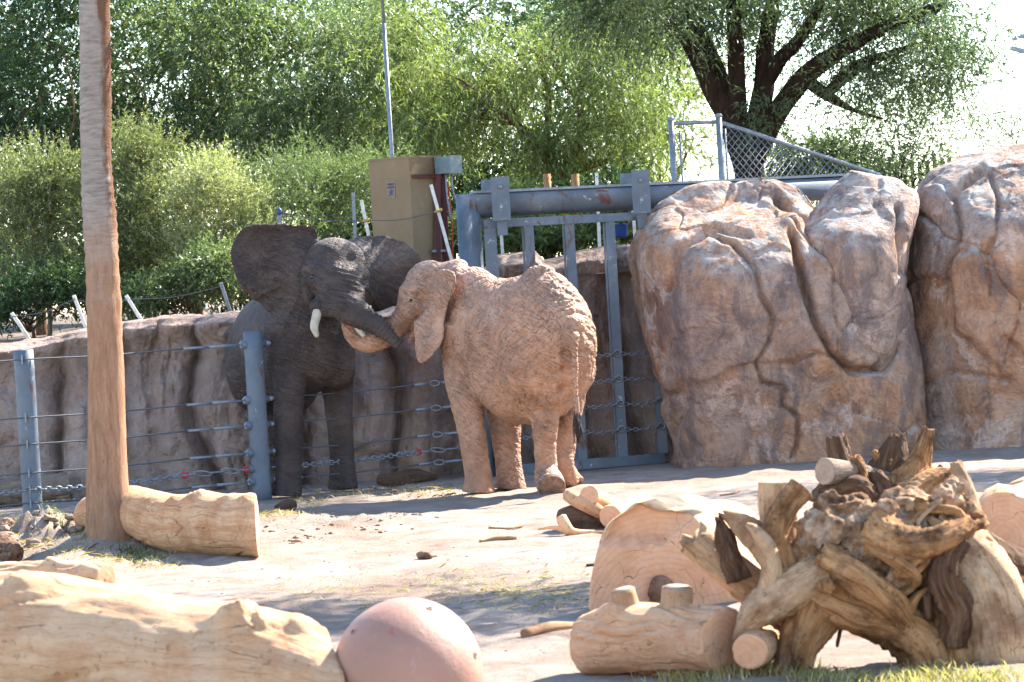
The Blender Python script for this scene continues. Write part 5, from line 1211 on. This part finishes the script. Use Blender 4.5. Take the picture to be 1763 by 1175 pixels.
# ---------------------------------------------------------------- trees and shrubs
def crown_clusters(ell, n, rng, shell=.55):
    """ell: (x, y, D, rx_px, ry_px, rd_m, weight) -> cluster centres"""
    w = np.array([e[6] if len(e) > 6 else e[3]*e[4]*e[5] for e in ell], float); w /= w.sum(); out = []
    k = 8; idx = rng.choice(len(ell), max(1, n//k), p=w)
    for i in idx:
        x, y, D, rx, ry, rd = ell[i][:6]; d = rng.normal(size=3); d /= np.linalg.norm(d); r = shell+(1-shell)*rng.random() if rng.random() < .75 else rng.random()
        c = P(x+d[0]*r*rx, y+d[2]*r*ry, D+d[1]*r*rd); sg = min(.34, px(min(rx, ry), D)*.38)
        out.append(c+rng.normal(size=(k, 3))*np.array([sg, sg, sg*.5]))
    return np.vstack(out)
def leaves(C, cr, ntw, tl, droop, nl, ll, lw, rng, spread=.5, upb=.1):
    """twigs around cluster centres carrying narrow leaves; returns V, F (quads)"""
    n = len(C)*ntw; c = np.repeat(C, ntw, 0)
    d = rng.normal(size=(n, 3)); d /= np.linalg.norm(d, axis=1, keepdims=True)
    s = c+d*cr*rng.random((n, 1))**.5*np.array([1, 1, .75])
    dr = d+rng.normal(0, .5, (n, 3)); dr[:, 2] += upb; dr /= np.linalg.norm(dr, axis=1, keepdims=True)
    L = tl*rng.uniform(.5, 1.3, (n, 1))
    t = rng.random((n, nl)); t.sort(1)
    p = s[:, None]+dr[:, None]*(t*L)[..., None]; p[..., 2] -= droop*(t**2)*L
    tang = np.repeat(dr[:, None], nl, 1).copy(); tang[..., 2] -= 2*droop*t; tang /= np.linalg.norm(tang, axis=-1, keepdims=True)
    ax = tang*.6+rng.normal(0, spread, p.shape); ax[..., 2] -= droop*.4; ax /= np.linalg.norm(ax, axis=-1, keepdims=True)
    p = p.reshape(-1, 3); ax = ax.reshape(-1, 3)
    sd = np.cross(ax, rng.normal(size=ax.shape)); sd /= np.maximum(np.linalg.norm(sd, axis=1, keepdims=True), 1e-6)
    k = rng.uniform(.4, 1.5, (len(p), 1)); l, w = ll*k, lw*k
    V = np.stack([p+sd*w*.5, p+ax*l, p-sd*w*.5], 1).reshape(-1, 3)
    return V, np.arange(len(V)).reshape(-1, 3)
def limbs(base, C, rng, n, r0, lift=.5):
    """thin boughs from a fork to some clusters"""
    out = []
    for i in rng.choice(len(C), min(n, len(C)), replace=False):
        b = C[i]; bs = np.asarray(base); o_ = np.argsort(np.linalg.norm(bs-b, axis=1)); a = bs[o_[min(len(bs)-1, int(rng.integers(2)))]]; w_ = .12*np.linalg.norm(b-a); m1 = a*.6+b*.4+np.array([rng.normal(0, w_), rng.normal(0, w_), lift*.25*min(1, w_*5)]); m2 = a*.25+b*.75+np.array([rng.normal(0, w_), rng.normal(0, w_), lift*.2*min(1, w_*5)])
        k = r0*rng.uniform(.5, 1.)
        out.append(tube([a, m1, m2, b], [k, k*.6, k*.35, .008], 6, 3)[:2])
    return out
BARKD = mat_bark('dark_bark', (.018, .011, .009), (.05, .03, .022)); BARKB = mat_bark('brown_bark', (.07, .035, .02), (.16, .085, .05)); BARKG = mat_bark('grey_twig_bark', (.13, .11, .09), (.26, .22, .18))  # BARKD is a very dark brown mottled by noise
LMS = 1.
LM = {'dark': mat_leaf('dark_green_leaf', [(.018, .038, .014), (.035, .066, .024), (.07, .112, .042)], .35),
      'mid': mat_leaf('mid_green_leaf', [(0.061, 0.091, 0.039), (0.121, 0.159, 0.072), (0.216, 0.247, 0.124)], .42),
      'yel': mat_leaf('yellow_green_leaf', [(0.081, 0.111, 0.036), (0.155, 0.189, 0.065), (0.270, 0.293, 0.117)], .45),
      'pale': mat_leaf('pale_plume_leaf', [(0.176, 0.189, 0.098), (0.284, 0.293, 0.156), (0.432, 0.423, 0.247)], .4),
      'olive': mat_leaf('olive_leaf', [(0.074, 0.091, 0.042), (0.135, 0.150, 0.065), (0.243, 0.247, 0.117)], .4),
      'blue': mat_leaf('blue_green_leaf', [(0.041, 0.065, 0.036), (0.081, 0.114, 0.062), (0.142, 0.179, 0.098)], .4)}
def tree(name, label, cat, base, ell, ncl, lm, seed, trunk=None, cr=.38, ntw=10, tl=.5, droop=.5, nl=12, ll=.10, lw=.028, nlimb=25, r0=.035, bark=None, group=None, shell=.5, upb=.1, spread=.5, forks=None):
    rng = np.random.default_rng(seed); C = crown_clusters(ell, ncl, rng, shell)
    b = np.array(base, float); t = empty(name, tuple(b), label, cat, group)
    parts = []; fk = forks
    if trunk is None:
        top = C.mean(0); h = max(.3, (top[2]-b[2])*.45); f = np.array([b[0]*.7+top[0]*.3, b[1]*.7+top[1]*.3, b[2]+h]); parts.append(tube([b-UP*.2, (b+f)/2+np.array([.05, 0, 0]), f], [r0*2.6, r0*2.1, r0*1.6], 10, 4)[:2]); fk = [f, (b+f)/2, b*.3+f*.7]
    else:
        for pts in trunk: parts.append(tube([p[:3] for p in pts], [p[3] for p in pts], 14, 5, lump=.10, seed=seed)[:2])
        if fk is None: fk = [q[:3] for p in trunk for q in p[len(p)//2:]]
    parts += limbs(fk, C, rng, nlimb, r0)
    mk('trunk', *join(parts), bark or BARKB, t)
    V, F = leaves(C, cr, ntw, tl, droop, int(nl*1.4), ll*.80, lw*.80, rng, spread, upb); o = mk('crown', V, F, LM[lm], t, smooth=False); o['kind'] = 'stuff'
    return t
def bz(x, D):
    X = P(x, 400, D)[0]; return np.array([X, D, float(bankz(np.array([X]), np.array([D]))[0])])
# the big dark-limbed tree behind the boulders
D = 45.0
def tp(pts): return [tuple(P(x, y, D+dd))+(px(r, D),) for x, y, r, dd in pts]
b0 = bz(1295, D)
TR = [tp([(1296, 420, 34, 0), (1292, 330, 27, 0), (1287, 280, 26, 0), (1272, 235, 27, 0), (1255, 195, 25, 0), (1228, 155, 19, 0), (1200, 95, 16, 0), (1165, 45, 13, -.2), (1120, 18, 10, -.5), (1078, 0, 8, -1.), (1010, -40, 6, -1.8)]),
      tp([(1262, 205, 22, 0), (1240, 140, 17, .1), (1215, 80, 14, .2), (1190, 20, 12, .3), (1170, -60, 9, .4)]), tp([(1265, 200, 22, 0), (1268, 140, 16, -.1), (1266, 70, 14, -.2), (1262, 0, 12, -.3), (1258, -90, 9, -.5)]),
      tp([(1290, 260, 26, 0), (1306, 200, 20, 0), (1316, 140, 18, .1), (1318, 80, 15, .2), (1330, 10, 13, .3), (1345, -80, 9, .3)]), tp([(1314, 150, 15, .1), (1345, 100, 12, 0), (1368, 78, 11, -.1), (1400, 30, 9, -.3), (1430, -40, 7, -.4)]),
      tp([(1296, 270, 22, 0), (1335, 200, 19, 0), (1375, 145, 18, -.2), (1410, 112, 16, -.4), (1460, 80, 13, -.6), (1530, 45, 11, -.8), (1620, 10, 8, -1.)]), tp([(1420, 168, 8, -.3), (1455, 130, 12, -.4), (1490, 108, 10, -.5), (1540, 90, 6, -.5), (1600, 70, 3, -.5)]),
      tp([(1385, 135, 12, -.3), (1425, 165, 10, -.2), (1470, 190, 4, .1), (1520, 205, 2, .2)])]
tree('mesquite_tree', 'big dark limbed tree with feathery leaves behind the boulders', 'tree', b0,
     [(1180, -10, 45, 200, 75, 2.2, 5), (1040, 10, 43.4, 110, 50, 1.4, 2.2), (1400, -10, 44.5, 220, 90, 2.2, 6), (1560, 40, 44.5, 140, 70, 1.6, 4.2), (1620, 100, 44.8, 60, 60, .9, 1.3), (1440, 110, 44.5, 90, 60, 1.2, 1.3), (1300, 90, 46, 140, 70, 1.4, 1.3), (1370, 195, 44.6, 60, 45, .8, .7), (1500, 140, 44.6, 80, 50, 1., 1.4), (1610, 150, 44.8, 50, 50, .9, .8), (1250, -170, 44, 420, 110, 3, 8), (1120, -150, 42, 200, 70, 1.6, 4), (1130, -150, 40.6, 190, 80, 1.3, 5), (1300, -160, 41, 150, 80, 1.3, 3), (1000, -140, 41.2, 150, 60, 1.2, 3), (880, -150, 41.5, 120, 60, 1., 1.5)],
     900, 'blue', 11, TR, .34, 11, .55, .55, 13, .085, .024, 70, .03, BARKD, shell=.4)
# yellow-green willow-like tree behind the gate
D = 48.5
TW = [tp([(968, 420, 14, 0), (965, 330, 11, 0), (955, 290, 10, 0), (925, 250, 8, -.1), (890, 215, 6, -.2), (850, 190, 4, -.3)]), tp([(960, 310, 9, 0), (985, 270, 8, .1), (1000, 230, 7, .1), (998, 160, 6, .2), (1010, 110, 4, .2)]), tp([(955, 290, 8, 0), (942, 230, 6, .2), (945, 170, 5, .2), (925, 90, 4, .3)]), tp([(998, 175, 6, .2), (970, 140, 4, .2), (950, 100, 3, .2)]), tp([(965, 310, 8, .1), (1020, 285, 6, 0), (1080, 270, 4, 0)])]
tree('willow_tree', 'bright yellow green tree with drooping narrow leaves behind the gate', 'tree', bz(966, D), [(820, 140, D, 130, 90, 1.2, 4), (960, 90, D+.3, 150, 80, 1.3, 4.2), (1070, 190, D, 90, 90, 1., 2.4), (760, 200, D-.3, 80, 60, .9, 2), (900, 250, D-.3, 110, 50, .9, 2), (1040, 280, D-.2, 90, 40, .9, 1.4), (720, 90, D+.4, 90, 90, 1., 2), (1100, 90, D+.5, 80, 70, 1, 1.4)],
     330, 'yel', 21, TW, .34, 10, .55, .95, 14, .12, .020, 60, .022, BARKB, shell=.35)
# dense woods behind: each tree its own
D = 52
def wood(x, D, ell, ncl, lm, seed, label, name='shade_tree', **k):
    return tree(name, label, 'tree', bz(x, D), ell, ncl, lm, seed, group='trees of the dense background wood', **k)
wood(60, 50, [(40, 60, 50, 170, 130, 1.6, 4), (120, 190, 50, 130, 80, 1.3, 2), (-60, 200, 50, 120, 120, 1.3, 2), (150, -60, 50.5, 200, 90, 1.6, 3)], 330, 'dark', 31, 'dark green fine leaved tree behind the upper palm trunk', cr=.42, ntw=11, tl=.5, droop=.4, nl=13, ll=.095, lw=.032)
wood(330, 51, [(300, 90, 51, 150, 120, 1.5, 4), (420, 40, 51.5, 170, 110, 1.6, 3), (250, 230, 51, 120, 90, 1.2, 2), (420, 200, 51, 120, 90, 1.2, 2)], 340, 'mid', 32, 'broad mid green leafy tree over the pale plume shrub', cr=.42, ntw=10, tl=.42, droop=.25, nl=13, ll=.085, lw=.040)
wood(560, 50.5, [(560, 130, 50.5, 130, 130, 1.4, 4), (640, 60, 50.8, 130, 120, 1.5, 3), (500, 250, 50, 110, 90, 1.1, 2.2), (600, 290, 50, 80, 90, 1., 1.5)], 340, 'mid', 33, 'soft feathery light green tree beside the mast', cr=.40, ntw=11, tl=.5, droop=.5, nl=14, ll=.09, lw=.024)
wood(220, 56, [(60, 330, 56, 260, 130, 1.6, 4), (300, 350, 56, 200, 140, 1.6, 3), (520, 330, 56, 200, 140, 1.6, 3), (420, 150, 57, 300, 200, 1.6, 4), (60, 120, 57, 250, 200, 1.6, 4)], 400, 'dark', 34, 'deep shaded dark tree at the back of the wood on the palm side', cr=.5, ntw=10, tl=.55, droop=.4, nl=12, ll=.12, lw=.05)
wood(740, 57, [(740, 180, 57, 200, 200, 1.6, 4), (700, 340, 56, 180, 90, 1.4, 3), (900, 120, 57, 220, 170, 1.5, 4), (820, 330, 57, 160, 70, 1.2, 2)], 300, 'dark', 35, 'deep shaded dark tree at the back of the wood behind the cabinet', cr=.5, ntw=10, tl=.55, droop=.4, nl=12, ll=.12, lw=.045)
wood(1150, 58, [(1130, 250, 58, 90, 90, 1.3, 2), (1100, 120, 58, 180, 130, 1.4, 3), (1000, 300, 58, 120, 60, 1.1, 1)], 170, 'yel', 36, 'sunny light green tree far behind the chain link fence', cr=.45, ntw=9, tl=.5, droop=.6, nl=11, ll=.11, lw=.035)
wood(700, 49.3, [(690, 130, 49.3, 60, 150, .8, 3), (740, 230, 49.3, 70, 80, .8, 2), (640, 220, 49.3, 60, 60, .8, 1)], 150, 'yel', 37, 'slender sunlit tree right behind the mast', cr=.36, ntw=10, tl=.5, droop=.8, nl=13, ll=.10, lw=.022)
wood(820, 60, [(620, 20, 60, 200, 130, 1.5, 3), (850, -10, 60, 220, 120, 1.5, 3), (1080, 20, 60, 180, 120, 1.5, 3), (300, -20, 60, 250, 110, 1.5, 3)], 380, 'mid', 38, 'tall pale green tree crowns rising highest behind the mast', cr=.5, ntw=10, tl=.55, droop=.45, nl=12, ll=.11, lw=.04)
# shrubs on the bank
def shrub(x, D, ell, ncl, lm, seed, label, **k): return tree('shrub', label, 'shrub', bz(x, D), ell, ncl, lm, seed, group='shrubs along the planted bank', **k)
shrub(385, 43.5, [(370, 320, 43.5, 62, 58, .7, 3), (335, 380, 43.4, 42, 60, .6, 1.6), (430, 370, 43.5, 42, 70, .6, 1.6), (390, 440, 43.4, 70, 70, .7, 2)], 210, 'pale', 41, 'pale yellow green plumed shrub beside the grey elephant\'s ear', cr=.2, ntw=14, tl=.26, droop=-.15, nl=16, ll=.055, lw=.016, nlimb=40, r0=.016, bark=BARKG, upb=.8, spread=.6)
shrub(70, 43.8, [(70, 290, 43.8, 66, 55, .8, 3), (30, 380, 43.8, 60, 70, .8, 2), (120, 380, 43.6, 60, 90, .8, 2), (60, 480, 43.6, 90, 60, .8, 2)], 240, 'olive', 42, 'olive plumed shrub behind the palm trunk\'s shaded side', cr=.24, ntw=13, tl=.3, droop=-.1, nl=15, ll=.06, lw=.018, nlimb=40, r0=.016, bark=BARKG, upb=.7)
shrub(245, 44.2, [(245, 280, 44.2, 50, 80, .8, 3), (250, 400, 44, 60, 90, .8, 3), (210, 470, 43.8, 60, 60, .7, 1.5)], 230, 'olive', 43, 'tall olive shrub between the palm trunk and the pale plumed shrub', cr=.24, ntw=13, tl=.3, droop=-.1, nl=15, ll=.06, lw=.018, nlimb=35, r0=.016, bark=BARKG, upb=.7)
shrub(520, 44.5, [(500, 330, 44.5, 60, 60, .8, 2), (560, 370, 44.5, 60, 70, .8, 2), (470, 430, 44.3, 70, 60, .7, 2), (620, 330, 45, 60, 70, .8, 2)], 260, 'mid', 44, 'fine needle leaved shrub above the grey elephant\'s head', cr=.26, ntw=13, tl=.36, droop=.1, nl=16, ll=.06, lw=.012, nlimb=45, r0=.014, bark=BARKG, upb=.4)
shrub(320, 42.3, [(300, 490, 42.3, 70, 34, .5, 2), (360, 470, 42.2, 40, 40, .5, 1.5), (240, 510, 42.2, 50, 25, .4, 1)], 120, 'mid', 45, 'low green bush on top of the mud wall', cr=.2, ntw=12, tl=.24, droop=.1, nl=12, ll=.06, lw=.024, r0=.012)
shrub(40, 42.3, [(30, 510, 42.3, 70, 40, .5, 2), (110, 490, 42.3, 40, 36, .5, 1)], 100, 'dark', 46, 'low dark bush at the far end of the mud wall', cr=.2, ntw=12, tl=.24, droop=.1, nl=12, ll=.06, lw=.024, r0=.012)
shrub(930, 43.2, [(900, 400, 43.2, 60, 34, .6, 2), (1000, 395, 43.2, 70, 34, .6, 2), (1080, 385, 43.4, 60, 40, .6, 2), (860, 360, 44, 60, 30, .6, 1)], 210, 'yel', 47, 'bright green leafy bushes growing behind the gate bars', cr=.2, ntw=11, tl=.25, droop=.2, nl=12, ll=.075, lw=.032, r0=.012)
shrub(1560, 47, [(1500, 230, 47, 110, 70, 1., 3), (1600, 220, 47, 70, 60, .9, 1.4), (1420, 270, 47, 90, 40, .9, 2), (1480, 290, 46.5, 110, 30, .8, 2), (1570, 280, 47, 60, 30, .7, 1.2)], 280, 'blue', 48, 'thin leafed dark bush against the bright sky behind the boulders', cr=.26, ntw=9, tl=.4, droop=.4, nl=9, ll=.065, lw=.022, nlimb=55, r0=.016, bark=BARKD, shell=.3)
shrub(1330, 46.5, [(1330, 280, 46.5, 50, 35, .7, 1.5), (1400, 300, 46.5, 60, 25, .6, 1), (1350, 240, 46.5, 40, 30, .6, .7)], 90, 'blue', 49, 'small dark bush at the foot of the big dark limbed tree', cr=.26, ntw=9, tl=.35, droop=.4, nl=10, ll=.07, lw=.025, nlimb=18, r0=.014, bark=BARKD)
shrub(1720, 50, [(1700, 215, 50, 60, 45, .8, 2), (1740, 180, 50, 40, 50, .8, 1.2), (1745, 270, 50, 60, 22, .8, 1.5)], 80, 'blue', 50, 'sparse twiggy bush rising above the tall rounded boulder', cr=.28, ntw=7, tl=.4, droop=.3, nl=7, ll=.06, lw=.02, nlimb=40, r0=.012, bark=BARKD)
shrub(250, 47, [(60, 470, 47, 110, 60, .8, 2), (260, 470, 47, 110, 60, .8, 2), (460, 450, 47, 110, 60, .8, 2), (640, 430, 47, 110, 60, .8, 2)], 300, 'dark', 51, 'long dark hedge low down behind the mud wall shrubs', cr=.3, ntw=11, tl=.35, droop=.2, nl=12, ll=.09, lw=.045, r0=.014)
shrub(830, 46.5, [(800, 390, 46.5, 90, 40, .7, 2), (930, 370, 46.5, 90, 40, .7, 2), (1060, 350, 46.5, 90, 40, .7, 2)], 130, 'dark', 52, 'dark low hedge behind the bright bushes at the gate', cr=.3, ntw=11, tl=.35, droop=.2, nl=12, ll=.09, lw=.045, r0=.014)
# trees off to the side that throw the dappled stripes on the sand
def outside(X, Y, z0, z1, rx, ry, n, seed, label, clus):
    rng = np.random.default_rng(seed); C = np.array([X+0*rng.random(), Y, 0])+np.stack([rng.normal(0, rx*.5, n), rng.normal(0, ry*.5, n), rng.uniform(z0, z1, n)], 1)
    tb = np.array([X+3.2, Y+1.5, 0]); t = empty('mesquite_tree', tuple(tb), label, 'tree')
    f = np.array([X+1.5, Y+.5, z0*.75]); parts = [tube([tb-UP*.2, (tb+f)/2+np.array([.3, 0, .2]), f], [.22, .18, .14], 12, 4, lump=.1)[:2]]+limbs([f], C, rng, 18, .06)
    mk('trunk', *join(parts), BARKD, t); V, F = leaves(C, clus, 11, .6, .4, 13, .10, .03, rng); o = mk('crown', V, F, LM['blue'], t, smooth=False); o['kind'] = 'stuff'
outside(4.7, 28.0, 5.9, 7.2, 2.6, 1.3, 170, 61, 'spreading feathery tree standing on open sand, throwing dappled shade across it', .36)
outside(10.2, 37.8, 5.8, 7.0, 2.2, 1.2, 100, 62, 'spreading feathery tree standing past the tall rounded boulder', .36)
# blue tub and wooden posts among the bushes
c = P(1068, 396, 42.3); t = mk('plastic_tub', *tube([c-UP*.10, c-UP*.09, c+UP*.06, c+UP*.07, c+UP*.055], [.08, .09, .11, .12, .10], 24, 2)[:2], plain('blue_plastic', (.02, .045, .18), .5)); tag(t, 'blue plastic tub half hidden in the bushes behind the gate', 'tub')
for x, lab in ((941, 'short brown wooden post behind the gate beam, nearer the cabinet'), (990, 'short brown wooden post behind the gate beam, farther from the cabinet')):
    a = P(x, 300, 46); V, F, UV = tube([np.array([a[0], a[1], 1.9]), a], [.06, .055], 12, 6, lump=.1); tag(mk('wooden_post', V, F, TANW, uv=UV), lab, 'post')
